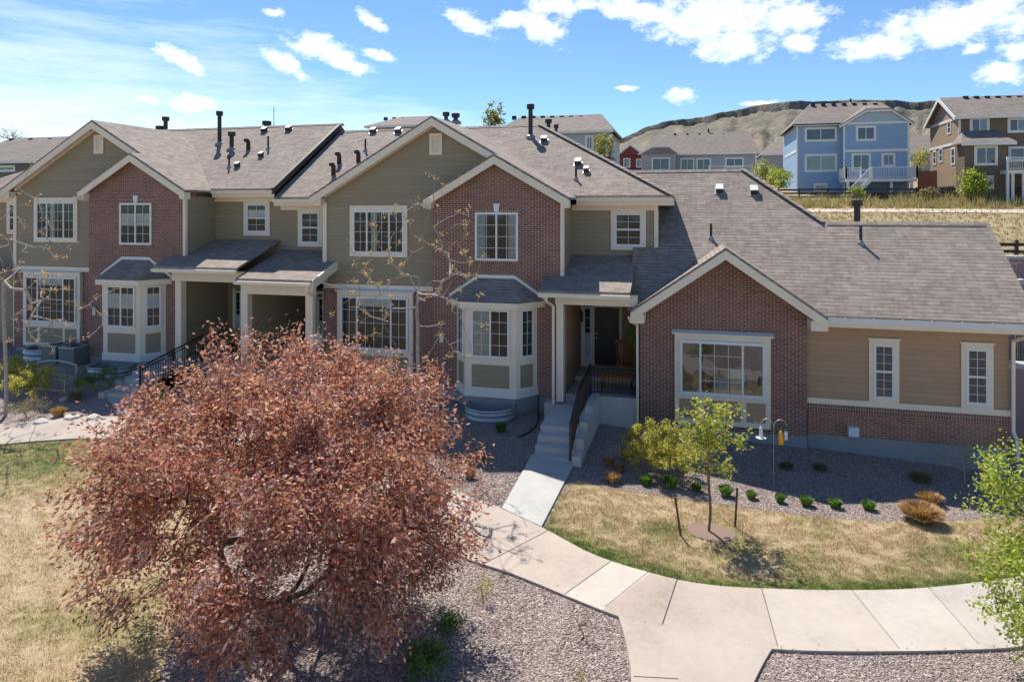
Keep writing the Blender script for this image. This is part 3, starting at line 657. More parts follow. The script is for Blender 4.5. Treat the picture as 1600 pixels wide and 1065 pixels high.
lt=b.build('lantern',BLACK,T); MB().box(-3.91,-3.77,24.21,24.31,3.0,3.2).build('lantern_glass',PAINTB,lt)
# roof penetrations
nB=(0,-RM,1); pB=(0,YE,ZE); pA=(0,YE,ZE+.33)
sl=lambda px,dz: None
def onB(x,y): return onplane(x,y,pB,nB)
def onA(x,y): return onplane(x,y,pA,nB)
def onT(x,y): return onplane(x,y,(0,YM,ZM),(0,-SM,1))
vent_pipe(NA,onA(343,225),1.25,.085,True); vent_pipe(NA,onA(362,233),.55,.09,True)
vent_pipe(NA,onA(358,262),.5,.04); vent_pipe(NA,onA(419,233),.55,.04); elbow_vent(NA,onA(388,233))
for p in ((371,261),(408,245),(413,206),(451,204)): vent_box(NA,onA(*p),.2 if p[1]>230 else .26)
a=onA(253,198); vent_pipe(NA,(a.x,YR+.6,ZR+.1),.75,.1,True); a=onA(404,197); vent_pipe(NA,(a.x,YR+.7,ZR+.05),.42,.12,True); a=onA(240,200); vent_pipe(NA,(a.x,YR+.7,ZR+.1),.32,.13,True)
vent_pipe(NB,onB(571,236),.5,.04)
elbow_vent(NB,onB(530,255)); elbow_vent(NB,onB(521,272)); elbow_vent(NB,onB(560,252))
vent_box(NB,onB(583,207),.26); vent_box(NB,onB(622,207),.26)
vent_pipe(NB,onB(829,214),1.1,.09,True); vent_box(NB,onB(850,221),.26); vent_pipe(NB,onB(900,281),.42,.04); vent_box(NB,onB(903,257),.26); vent_box(NB,onB(916,269),.2)
nh=(RS*.91,0,1); ph=(-.62,YE,ZE)
for (x,y,h,r_,c) in ((857,196,.5,.10,True),(869,204,.45,.07,True),(697,185,.25,.1,True),(712,187,.22,.12,True)):
    D=34; p=atD(x,y,D); vent_pipe(NB,(p.x,p.y,p.z-h+.1),h,r_,c)
def onH(x,y,Yp): p=atY(x,y,Yp); return p
for x,y in ((935,243),(943,246),(951,248)):
    p=atY(x,y,30.6); elbow_vent(NB,(p.x,p.y,p.z-.35),.11)
for x,y in ((962,256),(974,262),(988,262)):
    p=atY(x,y,29.5); vent_pipe(NB,(p.x,p.y,p.z-.45),.5,.045)
vent_box(T,onT(1124,299),.28,SM); vent_box(T,onT(1178,301),.28,SM)
vent_pipe(T,onT(1111,373),.5,.04); vent_pipe(T,onT(1345,380),.55,.045); 
p=atY(1337,350,25.2); vent_pipe(T,(p.x,25.0,p.z-.35),.95,.1,True)
# ---------------- ground ----------------
def struct(o): o['kind']='structure'; return o
def axis(a,b,st): 
    n=max(1,round((b-a)/st)); return list(np.linspace(a,b,n+1))
xs=axis(-3000,-400,260)+axis(-400,-60,34)[1:]+axis(-60,-32,4)[1:]+axis(-32,16,.5)[1:]+axis(16,60,4)[1:]+axis(60,600,36)[1:]+axis(600,3000,240)[1:]
ys=axis(-300,0,50)+axis(0,8,2)[1:]+axis(8,26,.5)[1:]+axis(26,80,2)[1:]+axis(80,200,10)[1:]+axis(200,900,50)[1:]+axis(900,9000,450)[1:]
V=np.array([(x,y,g(x,y)) for y in ys for x in xs]); nx=len(xs)
i,j=np.meshgrid(np.arange(nx-1),np.arange(len(ys)-1)); a=(j*nx+i).ravel()
gr=npmesh('ground',V,np.stack([a,a+1,a+1+nx,a+nx],1),MEADOW,smooth=True); struct(gr)
def clip(poly,f):
    out=[]
    for k in range(len(poly)):
        a=poly[k]; b=poly[(k+1)%len(poly)]; fa,fb=f(a),f(b)
        if fa>=0: out.append(a)
        if (fa>=0)!=(fb>=0): t=fa/(fa-fb); out.append((a[0]+(b[0]-a[0])*t,a[1]+(b[1]-a[1])*t))
    return out
def drape(name,poly,off,mat,kind='structure',skirt=0,st=.5,attr=None):
    """sheet laid on the ground: polygon cut by the ground's own half-metre lattice"""
    b=MB(); x0=math.floor(min(p[0] for p in poly)/st)*st; x1=max(p[0] for p in poly); y0=math.floor(min(p[1] for p in poly)/st)*st; y1=max(p[1] for p in poly)
    y=y0
    while y<y1:
        strip=clip(clip(poly,lambda p:p[1]-y),lambda p:y+st-p[1])
        x=x0
        while x<x1 and len(strip)>2:
            c=clip(clip(strip,lambda p:p[0]-x),lambda p:x+st-p[0])
            if len(c)>2:
                ar=abs(sum(c[k][0]*c[(k+1)%len(c)][1]-c[(k+1)%len(c)][0]*c[k][1] for k in range(len(c))))/2
                if ar>1e-5: b.poly([(p[0],p[1],g(p[0],p[1])+off) for p in c])
            x+=st
        y+=st
    for k,p in enumerate(poly):
        if not skirt: break
        q=poly[(k+1)%len(poly)]; L=math.hypot(q[0]-p[0],q[1]-p[1]); n=max(1,int(L/.4))
        for i in range(n):
            a=(p[0]+(q[0]-p[0])*i/n,p[1]+(q[1]-p[1])*i/n); c=(p[0]+(q[0]-p[0])*(i+1)/n,p[1]+(q[1]-p[1])*(i+1)/n)
            za,zc=g(*a)+off,g(*c)+off; b.poly([(a[0],a[1],za),(c[0],c[1],zc),(c[0],c[1],zc-skirt),(a[0],a[1],za-skirt)])
    o=b.build(name,mat)
    if attr:
        at=o.data.attributes.new('green','FLOAT','POINT'); at.data.foreach_set('value',np.array([attr(v.x,v.y) for v in b.v],np.float32))
    if kind: o['kind']=kind
    return o
def gxy(x,y): p=G(x,y); return (p.x,p.y)
def area(poly): return sum(poly[k][0]*poly[(k+1)%len(poly)][1]-poly[(k+1)%len(poly)][0]*poly[k][1] for k in range(len(poly)))/2
def ccw(p): return p if area(p)>0 else p[::-1]
def smooth_line(pts,n=4):
    out=[]
    P=[pts[0]]+pts+[pts[-1]]
    for k in range(1,len(P)-2):
        for t in range(n):
            t/=n; a,b,c,d=P[k-1],P[k],P[k+1],P[k+2]
            out.append(tuple(.5*((2*b[i])+(-a[i]+c[i])*t+(2*a[i]-5*b[i]+4*c[i]-d[i])*t*t+(-a[i]+3*b[i]-3*c[i]+d[i])*t**3) for i in (0,1)))
    out.append(pts[-1]); return out
gravel_poly=[(-34,21.5),(-34,5),(15,5),(15,24),(8.4,24),(8.4,21.45),(-34,21.45)]
drape('gravel_bed',ccw([(-34,5),(15,5),(15,24),(-34,24)]),.010,GRAVEL)
# pavement: far edge and near edge curves
far=[gxy(*p) for p in ((-260,690),(-120,676),(0,665),(80,657),(150,653),(260,655),(380,668),(500,692),(590,722),(660,750),(720,773),(783,797),(845,826),(935,873),(1040,905),(1115,918),(1190,923),(1290,926),(1400,925),(1500,917),(1600,903),(1750,872),(1950,825))]
near=[gxy(*p) for p in ((-260,735),(-120,712),(0,697),(80,690),(150,687),(250,690),(360,702),(460,726),(560,768),(640,812),(712,868),(800,900),(880,933),(968,968),(1080,1003),(1205,1018),(1300,1022),(1400,1022),(1500,1020),(1600,1014),(1750,990),(1950,945))]
farS=smooth_line(far); nearS=smooth_line(near)
PAVE=ccw(farS+nearS[::-1])
drape('pavement',PAVE,.055,CONC,skirt=.08)
br=[gxy(*p) for p in ((966,966),(976,1000),(984,1040),(986,1065),(985,1100),(980,1180))]; br2=[gxy(*p) for p in ((1207,1017),(1196,1035),(1183,1060),(1165,1100),(1140,1180))]
drape('branch_path',ccw(smooth_line(br)+[ (p[0],p[1]) for p in smooth_line(br2)[::-1]]+[gxy(1090,1000)]),.058,CONC,skirt=.08)
FW=[(-4.14,17.75),(-3.0,17.75)]; w0=gxy(784,797); w1=gxy(846,826)
drape('front_walk',ccw([FW[0],FW[1],w1,w0]),.062,CONCL,skirt=.09)
# score joints in the pavement
jb=MB()
def joint(a,c,w=.018,off=.0595):
    a=Vector((*a,0)); c=Vector((*c,0)); d=(c-a).normalized(); n=Vector((-d.y,d.x,0))*w/2; m_=max(2,int((c-a).length/.4))
    for k in range(m_):
        p=a.lerp(c,k/m_); q=a.lerp(c,(k+1)/m_)
        jb.poly([(p-n).to_2d().to_3d()+Vector((0,0,g(p.x,p.y)+off)),(q-n).to_2d().to_3d()+Vector((0,0,g(q.x,q.y)+off)),(q+n).to_2d().to_3d()+Vector((0,0,g(q.x,q.y)+off)),(p+n).to_2d().to_3d()+Vector((0,0,g(p.x,p.y)+off))])
for p,q,w in (((857,832),(756,885),.03),((962,875),(882,933),.02),((1020,892),(946,952),.012),((1060,903),(1035,980),.03),((1190,923),(1215,1014),.022),((1330,925),(1405,1018),.014),((1450,921),(1530,1012),.014),((783,797),(845,826),.012),((60,658),(45,694),.02),((990,1062),(1060,1066),.02),((1560,912),(1680,995),.014)):
    a=gxy(*p); c=gxy(*q); joint(a,c,w*.55,.0625 if w<.03 else .0605)
joint((-4.16,16.8),(-3.03,16.9),.014,.067)
o=jb.build('pavement_joint',DARK); struct(o)
# slabs poured at different times
JN=[((857,832),(756,885)),((962,875),(882,933)),((1020,892),(946,952)),((1060,903),(1035,980)),((1190,923),(1215,1014)),((1330,925),(1405,1018)),((1450,921),(1530,1012)),((1560,912),(1680,995))]
TON=[(.45,.375,.315),(.50,.445,.385),(.40,.33,.275),None,(.46,.40,.345),(.48,.425,.375),(.45,.40,.355)]
def snap(p,line):
    best=(1e9,p)
    for a,c in zip(line,line[1:]):
        vx,vy=c[0]-a[0],c[1]-a[1]; t=min(max(((p[0]-a[0])*vx+(p[1]-a[1])*vy)/(vx*vx+vy*vy+1e-9),0),1); q=(a[0]+t*vx,a[1]+t*vy); d=math.hypot(p[0]-q[0],p[1]-q[1])
        if d<best[0]: best=(d,q)
    return best[1]
for k,tn in enumerate(TON):
    if tn is None: continue
    fa,na=snap(gxy(*JN[k][0]),farS),snap(gxy(*JN[k][1]),nearS); fb_,nb=snap(gxy(*JN[k+1][0]),farS),snap(gxy(*JN[k+1][1]),nearS)
    if k==2: nb=gxy(*JN[3][1])
    mid=[p for p in farS if fa[0]+.05<p[0]<fb_[0]-.05]; mn_=[p for p in nearS if na[0]+.05<p[0]<nb[0]-.05]
    drape('pavement_slab',ccw([fa]+mid+[fb_,nb]+mn_[::-1]+[na]),.0578,concretemat('concrete_slab',tn))
# lawns
lawnR=[gxy(*p) for p in ((851,829),(893,757),(960,766),(1060,780),(1150,793),(1250,806),(1330,813),(1400,817),(1480,815),(1560,812),(1700,800),(1900,775))]
k0=[p for p in farS if p[0]>w1[0]+.05]
LR=ccw(smooth_line(lawnR,3)+[(p[0],p[1]+.02) for p in k0[::-1] if p[0]<12])
k1=[(p[0],p[1]-.02) for p in nearS if p[0]<gxy(350,700)[0]]
LL=ccw(k1+[gxy(*p) for p in ((385,712),(360,800),(310,900),(270,1000),(240,1080),(200,1300))]+[(-14,5.2),(-34,5.2)])
def segd(px,py,line):
    d=1e9
    for a,c in zip(line,line[1:]):
        vx,vy=c[0]-a[0],c[1]-a[1]; L=vx*vx+vy*vy+1e-9; t=min(max(((px-a[0])*vx+(py-a[1])*vy)/L,0),1)
        d=min(d,math.hypot(px-a[0]-t*vx,py-a[1]-t*vy))
    return d
edgeR=k0; edgeL=k1; walkE=[FW[1],w1]
treeC=gxy(1107,832)
spots=[gxy(*p)+(r,s) for p,r,s in (((1040,830),.45,.5),((1000,855),.3,.3),((870,860),.8,.15),((1480,870),.9,.3),((1270,890),.8,.25),((1150,850),.5,.25),((1380,860),.7,.12),((30,720),1.4,.45),((90,740),1.6,.3),((60,900),1.2,.12),((200,980),1.5,.2),((330,730),1.,.4))]
def green(x,y):
    v=.31
    dR=segd(x,y,edgeR[::2]); v+=.85*math.exp(-(dR/.24)**1.5)+.18*math.exp(-dR/.9)
    dL=segd(x,y,edgeL[::2]); v+=.45*math.exp(-dL/.7)
    v+=.35*math.exp(-segd(x,y,walkE)/.25)
    for (a,c,r,s) in spots: v+=s*math.exp(-((x-a)**2+(y-c)**2)/(r*r)*1.6)
    return v
drape('lawn',LR,.022,LAWN,attr=green,st=.25); drape('lawn',LL,.022,LAWN,attr=green,st=.25)
ringp=[(treeC[0]+.05+(.52+.06*math.sin(3*t))*math.cos(t),treeC[1]-.02+(.42+.05*math.cos(2*t))*math.sin(t)) for t in np.linspace(0,2*math.pi,24,endpoint=False)]
drape('soil_ring',ringp,.032,SOIL)
def inpoly(P,poly):
    poly=np.array(poly); x,y=P[:,0],P[:,1]; r=np.zeros(len(P),bool); n=len(poly); j=n-1
    for i in range(n):
        xi,yi=poly[i]; xj,yj=poly[j]
        with np.errstate(divide='ignore',invalid='ignore'):
            c=((yi>y)!=(yj>y))&(x<(xj-xi)*(y-yi)/(yj-yi+1e-12)+xi)
        r^=c; j=i
    return r
def fillpts(poly,dens,box=None):
    a=np.array(poly); x0,y0=a.min(0); x1,y1=a.max(0)
    if box: x0=max(x0,box[0]);x1=min(x1,box[1]);y0=max(y0,box[2]);y1=min(y1,box[3])
    n=int((x1-x0)*(y1-y0)*dens); P=np.stack([rng.uniform(x0,x1,n),rng.uniform(y0,y1,n)],1)
    return P[inpoly(P,poly)]
vg=np.vectorize(g)
def blades(name,poly,dens,box,label,hmax=.055):
    P=fillpts(poly,dens,box)
    P=P[~inpoly(P,ringp)]
    # tufty density
    P=P+rng.normal(size=P.shape)*.03; n=len(P); Z=vg(P[:,0],P[:,1])+.02
    gx=np.linspace(P[:,0].min(),P[:,0].max(),70); gy=np.linspace(P[:,1].min(),P[:,1].max(),60)
    T_=np.array([[green(a,c) for a in gx] for c in gy])
    ix=((P[:,0]-gx[0])/(gx[-1]-gx[0])*69).astype(int).clip(0,69); iy=((P[:,1]-gy[0])/(gy[-1]-gy[0])*59).astype(int).clip(0,59)
    gv=T_[iy,ix]
    from mathutils import noise as N_
    q=.06; ka=np.floor(P/q).astype(int); mn=ka.min(0); ka-=mn; sh=ka.max(0)+1
    tab=np.array([[N_.noise(Vector((a*q*3.2,c*q*4.5,.3)))+.6*N_.noise(Vector((a*q*8,c*q*8,4.3))) for c in range(sh[1])] for a in range(sh[0])])
    cl_=tab[ka[:,0],ka[:,1]]; Z=Z+np.clip(cl_,-.2,.8)*.035
    th=rng.uniform(0,2*math.pi,n); h=rng.uniform(.4,1,n)*hmax*(.75+.5*gv.clip(0,1))*(1+.7*cl_).clip(.45,2); gv=gv-.28*cl_; le=rng.uniform(.2,1.1,n)*h
    la=rng.uniform(0,2*math.pi,n); w=.0045
    B=np.stack([P[:,0],P[:,1],Z],1); s_=np.stack([np.cos(th)*w,np.sin(th)*w,0*th],1)
    tip=B+np.stack([np.cos(la)*le,np.sin(la)*le,h],1)
    V=np.concatenate([B-s_,B+s_,tip]); F=np.stack([np.arange(n),np.arange(n)+n,np.arange(n)+2*n],1)
    o=npmesh(name,V,F,BLADE,attr=np.concatenate([gv,gv,gv])); tag(o,kind='stuff',label=label,cat='grass'); return o
blades('grass',LR,3400,(-5,9,12.5,19),'patchy straw coloured grass of the small lawn around the staked young tree')
blades('grass',LL,1500,(-22,-6,6.5,16.5),'dry yellow green grass of the big lawn at the left of the red leaved tree')
# loose stones on the gravel
def stones(poly_list,dens,box,excl,smin=.011,smax=.026):
    P=fillpts([(box[0],box[2]),(box[1],box[2]),(box[1],box[3]),(box[0],box[3])],dens)
    for e in excl: P=P[~inpoly(P,e)]
    D=-P[:,0]*sn+P[:,1]*cs; Rr=P[:,0]*cs+P[:,1]*sn; P=P[(np.abs(Rr)<D*.8)&(D>7)]
    n=len(P); Z=vg(P[:,0],P[:,1])+.012
    base=np.array([(1,0,0),(-.5,.87,0),(-.5,-.87,0),(0,0,1),(0,0,-1)],float)
    s_=rng.uniform(smin,smax,n)[:,None,None]; a=rng.uniform(0,6.28,n); ca,sa=np.cos(a),np.sin(a)
    Rm=np.zeros((n,3,3)); Rm[:,0,0]=ca;Rm[:,0,1]=-sa;Rm[:,1,0]=sa;Rm[:,1,1]=ca;Rm[:,2,2]=rng.uniform(.5,.9,n); Rm[:,2,0]=rng.uniform(-.5,.5,n)
    V=np.einsum('nij,kj->nki',Rm,base)*s_*rng.uniform(.7,1.3,(n,5,1)); V+=np.stack([P[:,0],P[:,1],Z],1)[:,None,:]
    F0=np.array([(0,1,3),(1,2,3),(2,0,3),(1,0,4),(2,1,4),(0,2,4)]); F=(F0[None]+5*np.arange(n)[:,None,None]).reshape(-1,3)
    return V.reshape(-1,3),F
ex=[PAVE,LR,LL,[FW[0],FW[1],w1,w0],[(-4.4,17.6),(-2.9,17.6),(-2.9,22),(-4.4,22)],[(-34,21.4),(9,21.4),(9,30),(-34,30)]]
V,F=stones(None,800,(-16,12,8.5,21.4),ex); o=npmesh('gravel_stones',V,F,CHIPS); tag(o,'loose pinkish grey landscaping stones between the pavement and the houses','gravel',kind='stuff')
P_=fillpts(PAVE,60,(-6,12,8,18)); dn=np.array([segd(a,c,nearS) for a,c in P_]); P_=P_[rng.uniform(size=len(P_))<np.exp(-dn/.10)*.9+.004]
k_=len(P_); sz=rng.uniform(.008,.018,k_)[:,None,None]; base=np.array([(1,0,0),(-.5,.87,0),(-.5,-.87,0),(0,0,.8),(0,0,-.3)]); Zp=vg(P_[:,0],P_[:,1])+.062
V=(base[None]*sz*rng.uniform(.6,1.4,(k_,5,1))+np.stack([P_[:,0],P_[:,1],Zp],1)[:,None,:]).reshape(-1,3); F=(np.array([(0,1,3),(1,2,3),(2,0,3)])[None]+5*np.arange(k_)[:,None,None]).reshape(-1,3)
tag(npmesh('stray_stones',V,F,CHIPS),'stray gravel chips spilled along the edges of the pale pavement','gravel',kind='stuff')
# ---------------- front steps ----------------
t=thing('front_steps','concrete steps with a black railing leading up to the open porch of the end house','steps',(-3.7,18,.25))
b=MB()
for k,(y,z) in enumerate(((17.72,.40),(18.02,.57),(18.36,.75),(18.72,.92))):
    y2=(18.02,18.36,18.72,21.34)[k]; b.box(-4.12,-3.04,y,y2,-.2,z)
b.build('steps',STEPC,t,bevel=.015)
b=MB()
for y0,y1,z in ((17.62,18.15,.52),(18.15,18.85,.80),(18.85,19.8,1.04),(19.8,21.34,1.22)): b.box(-3.035,-2.81,y0,y1,-.3,z)
b.build('side_wall',STEPC,t,bevel=.015)
def railing(parent,a,c,h=.92,picket=.11,posts=(0,1),r=.018,name='railing'):
    a=Vector(a); c=Vector(c); U=Vector((0,0,1)); b=MB()
    b.bar(a+U*h,c+U*h,.045,.045); b.bar(a+U*(h-.1),c+U*(h-.1),.03,.03); b.bar(a+U*.1,c+U*.1,.03,.03)
    for tt in posts: p=a.lerp(c,tt); b.bar(p-U*.02,p+U*(h+.06),.055,.055)
    n=int((c-a).length/picket)
    for k in range(1,n): p=a.lerp(c,k/n); b.bar(p+U*.1,p+U*(h-.1),.018,.018)
    return b.build(name,BLACK,parent)
railing(t,(-3.10,17.72,.40),(-3.10,19.0,.98),posts=(0,1)); railing(t,(-3.10,19.06,1.0),(-3.10,21.3,1.15),posts=(0,.5,1))
railing(T,(-3.1,21.45,1.12),(-1.65,21.45,1.12),.9,name='porch_railing')
# steps and railing of the left porch
t=thing('front_steps','concrete steps and black railing partly behind the red leaved tree, up to the left porch','steps',(-17.6,18.5,.9))
b=MB()
for k in range(4): b.box(-18.3,-17.1,18.0+k*.34,20.9,.3,1.02+.155*k if k<3 else 1.5)
b.build('steps',STEPC,t,bevel=.015)
b=MB()
for y0,y1,z in ((17.9,18.6,1.05),(18.6,19.5,1.3),(19.5,20.9,1.58)): b.box(-18.55,-18.32,y0,y1,.2,z)
b.build('side_wall',STEPC,t,bevel=.015)
railing(t,(-17.05,18.05,1.0),(-17.05,20.9,1.5),posts=(0,.5,1))
b=MB(); P_=[(-18.3,18.0),(-17.1,18.0),gxy(262,672)[:2],gxy(205,672)[:2]]
drape('side_path',ccw([tuple(p) for p in P_]),.05,CONCL,skirt=.08)
# ---------------- plants ----------------
def leafquads(C,L,Wd,up=.3,droop=0,dirs=None,fold=.25):
    """leaf shaped quads at centres C (n,3): 4 vertices each"""
    n=len(C)
    d=rng.normal(size=(n,3)) if dirs is None else dirs+rng.normal(size=(n,3))*.55
    d[:,2]-=droop; d/=np.linalg.norm(d,axis=1)[:,None]+1e-9
    nn=rng.normal(size=(n,3)); nn[:,2]+=up; s_=np.cross(d,nn); s_/=np.linalg.norm(s_,axis=1)[:,None]+1e-9
    m_=np.cross(s_,d)
    l=(L*rng.uniform(.65,1.25,n))[:,None]; w=(Wd*rng.uniform(.7,1.2,n))[:,None]
    V=np.stack([C-d*l*.5, C+s_*w*.5+m_*w*fold, C+d*l*.5, C-s_*w*.5+m_*w*fold],1)
    return V.reshape(-1,3),np.arange(4*n).reshape(n,4)
def grow(root,targets,start_nodes,step=.3,curl=.10):
    """skeleton: join every target to the nearest node, returns nodes, parents, radius weights"""
    nodes=[np.array(p,float) for p in start_nodes]; par=[-1]+list(range(len(start_nodes)-1))
    tips=[]; c=np.array(start_nodes[-1])
    order=np.argsort(np.linalg.norm(targets-c,axis=1))
    A=np.zeros((60000,3)); A[:len(nodes)]=nodes; n=len(nodes); first=len(nodes)-1
    depth=[0]*n
    for i in order:
        t=targets[i]; d=np.linalg.norm(A[first:n]-t,axis=1); dr=np.linalg.norm(A[first:n]-c,axis=1); td=np.linalg.norm(t-c)
        d=d+.35*np.maximum(0,dr-td*.9)+.10*np.array(depth[first:n])*0
        k=int(np.argmin(d))+first; p=A[k].copy(); L=np.linalg.norm(t-p); m_=max(1,int(L/step))
        prev=k; side=rng.normal(size=3)*curl*L
        for s in range(1,m_+1):
            f=s/m_; q=p+(t-p)*f+side*math.sin(f*math.pi)+np.array([0,0,-.5*curl*L*math.sin(f*math.pi)])
            A[n]=q; par.append(prev); depth.append(depth[prev]+1); prev=n; n+=1
        tips.append(n-1)
    return A[:n],np.array(par),np.array(tips)
def skeleton_mesh(A,par,r_tip,r_base,power=2.3,sides=5,minr=0,start=0):
    n=len(A); w=np.zeros(n); kids=np.zeros(n,int)
    for i in range(n-1,-1,-1):
        if kids[i]==0: w[i]=1.
        if par[i]>=0: w[par[i]]+=w[i]; kids[par[i]]+=1
    r=r_tip*w**(1/power); r*= 1.0; r=np.minimum(r,r_base); 
    V=[];F=[]
    for i in range(n):
        p=par[i]
        if p<0: continue
        a,c=A[p],A[i]; d=c-a; L=np.linalg.norm(d)
        if L<1e-6: continue
        d/=L; ref=np.array([1,0,0]) if abs(d[0])<.8 else np.array([0,1,0]); u=np.cross(d,ref); u/=np.linalg.norm(u); v=np.cross(d,u)
        sd=sides if r[i]>.012 else 3
        r0=min(r[p],r[i]*1.35); k=len(V)
        for q,rr,e in ((a,r0,-.0),(c,r[i],.15*r[i])):
            for s in range(sd):
                t=6.2832*s/sd; V.append(q+d*e+(u*math.cos(t)+v*math.sin(t))*rr)
        for s in range(sd):
            s2=(s+1)%sd; F.append((k+s,k+s2,k+sd+s2,k+sd+s))
    return np.array(V),np.array(F),r
def crown_points(n,c,rad,bias=.45,noise_amp=.22,lobes=14,low=-1.,seed=0):
    """points in a lumpy ellipsoid shell-biased volume"""
    rg=np.random.default_rng(seed)
    d=rg.normal(size=(n*3,3)); d/=np.linalg.norm(d,axis=1)[:,None]
    d=d[d[:,2]>low][:n]
    lb=rg.normal(size=(lobes,3)); lb/=np.linalg.norm(lb,axis=1)[:,None]
    amp=1+noise_amp*(np.max(d@lb.T,axis=1)-.75)*3.2
    rr=rg.uniform(0,1,len(d))**bias*amp
    return np.array(c)+d*rr[:,None]*np.array(rad)
def tree(name,label,cat,base,top_of_trunk,targets,leaf,bark,leafm,nper,r_tip,r_base,step=.3,spread=.12,droop=.3,along=.5,lean=(0,0),group=None,cluster=None,up=.3,curl=.10,power=2.3):
    base=np.array(base,float); tt=np.array(top_of_trunk,float)
    t=thing(name,label,cat,tuple(base),group)
    st=[base-np.array([0,0,.15])]+[base+(tt-base)*f+np.array([.03*math.sin(5*f),.03*math.cos(4*f),0]) for f in np.linspace(.08,1,7)]
    A,par,tips=grow(base,targets,st,step,curl)
    V,F,r=skeleton_mesh(A,par,r_tip,r_base,power); npmesh('trunk',V,F,bark,t,smooth=True)
    # leaves near the outer twigs
    cand=np.where(r<r_tip*2.6)[0]; cand=cand[cand>8]
    pc=A[par[cand]]; cc=A[cand]
    N=int(nper*len(cand)); idx=rng.integers(0,len(cand),N); f=rng.uniform(0,1,N)[:,None]
    if cluster:       # leaves only in small tufts at the tips
        idx=np.repeat(rng.choice(tips,int(len(tips)*cluster)),nper); C=A[idx]+rng.normal(size=(len(idx),3))*spread; dirs=(C-A[idx])/spread
    else:
        C=pc[idx]*(1-f)+cc[idx]*f+rng.normal(size=(N,3))*spread; dirs=(cc[idx]-pc[idx]); dirs/=np.linalg.norm(dirs,axis=1)[:,None]+1e-9
    V,F=leafquads(C,leaf[0],leaf[1],up,droop,dirs); npmesh('crown',V,F,leafm,t)
    return t
L_RED=leafmat('plum_leaf',[(0,(.18,.055,.055)),(.25,(.36,.135,.105)),(.5,(.54,.24,.19)),(.66,(.38,.23,.14)),(.8,(.64,.38,.34)),(.95,(.76,.55,.50)),(1,(.55,.06,.05))],.42,.55)
L_YG=leafmat('spring_leaf',[(0,(.30,.33,.06)),(.5,(.46,.46,.09)),(.85,(.58,.52,.15)),(1,(.62,.42,.18))],.45)
L_YG2=leafmat('fresh_leaf',[(0,(.24,.32,.05)),(.5,(.38,.44,.08)),(.85,(.52,.52,.13)),(1,(.60,.46,.18))],.45)
L_BUD=leafmat('bud_leaf',[(0,(.45,.28,.12)),(.6,(.60,.42,.16)),(1,(.66,.52,.22))],.4)
L_BUDO=leafmat('orange_bud_leaf',[(0,(.50,.26,.14)),(.7,(.62,.38,.22)),(1,(.66,.5,.3))],.4)
L_GRN=leafmat('bright_leaf',[(0,(.20,.28,.03)),(.5,(.34,.43,.06)),(1,(.52,.56,.14))],.45)
L_DK=leafmat('green_leaf',[(0,(.05,.12,.02)),(.6,(.10,.20,.03)),(1,(.18,.28,.05))],.3)
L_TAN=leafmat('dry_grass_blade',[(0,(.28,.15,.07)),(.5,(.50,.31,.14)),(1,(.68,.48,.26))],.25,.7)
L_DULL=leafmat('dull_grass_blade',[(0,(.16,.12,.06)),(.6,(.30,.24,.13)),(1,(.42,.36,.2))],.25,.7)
L_CLUMP=leafmat('clump_leaf',[(0,(.06,.13,.025)),(.5,(.12,.25,.05)),(1,(.28,.38,.10))],.35)
# big red leaved tree in front
rb=G(455,1008)
rg=np.random.default_rng(21); cc_=np.array((rb.x-.08,rb.y+.1,2.62)); L_=[]
for k in range(80):
    d=rg.normal(size=3); d/=np.linalg.norm(d); d[2]=d[2] if d[2]>-.72 else -d[2]*.5
    rr_=rg.uniform(.62,.98); c_=cc_+d*np.array((2.9,2.65,2.05))*rr_; br_=rg.uniform(.38,.72)
    q=rg.normal(size=(30,3)); q/=np.linalg.norm(q,axis=1)[:,None]; L_.append(c_+q*(rg.uniform(0,1,30)**.5*br_)[:,None]*np.array((1,1,.75)))
q=rg.normal(size=(260,3)); q/=np.linalg.norm(q,axis=1)[:,None]; q[:,2]=np.where(q[:,2]<-.5,-q[:,2],q[:,2]); L_.append(cc_+q*(rg.uniform(0,1,260)**.5)[:,None]*np.array((2.6,2.4,1.8)))
for k in range(210):       # sprays reaching out of the crown
    d=rg.normal(size=3); d/=np.linalg.norm(d); d[2]=d[2] if d[2]>-.6 else -d[2]*.5; e=rg.normal(size=3)*.25; e[2]+=.15
    p0_=cc_+d*np.array((2.95,2.7,2.1))*rg.uniform(.85,1.0); L_.append(np.array([p0_+(d+e)*q_ for q_ in (.12,.3,.48)]))
tg=np.concatenate(L_); tg=tg[tg[:,2]>.75]

tree('plum_tree','big spreading tree with dense reddish bronze leaves in front of the left townhouses','tree',rb,(rb.x-.05,rb.y+.03,1.0),tg,(.085,.034),BARKD,L_RED,35,.004,.11,.22,.11,.6)
# young staked tree
b0=G(1107,832)
tg=crown_points(120,(b0.x+.06,b0.y+.1,2.0),(.70,.7,.92),.6,.5,11,-.8,seed=8)
tree('young_tree','slim young tree with sparse yellow green leaves standing between two stakes on the lawn','tree',b0,(b0.x+.03,b0.y+.03,1.4),tg,(.085,.05),BARKY,L_YG2,16,.0062,.055,.16,.07,.3)
def stake(px,py,tx,ty,label):
    p=G(px,py); q=atY(tx,ty,p.y); b=MB(); b.tube([(p.x,p.y,p.z-.1),(q.x,q.y,q.z)],.022,6); 
    o=b.build('tree_stake',RAILW); 
    # move origin to the foot
    for v in o.data.vertices: v.co-=p
    o.location=p; b2=MB(); tag(o,label,'stake','stakes of the young tree'); return o
stake(1065,838,1055,777,'thin dark stake leaning left of the young tree trunk'); stake(1148,825,1152,762,'thin dark upright stake right of the young tree trunk')
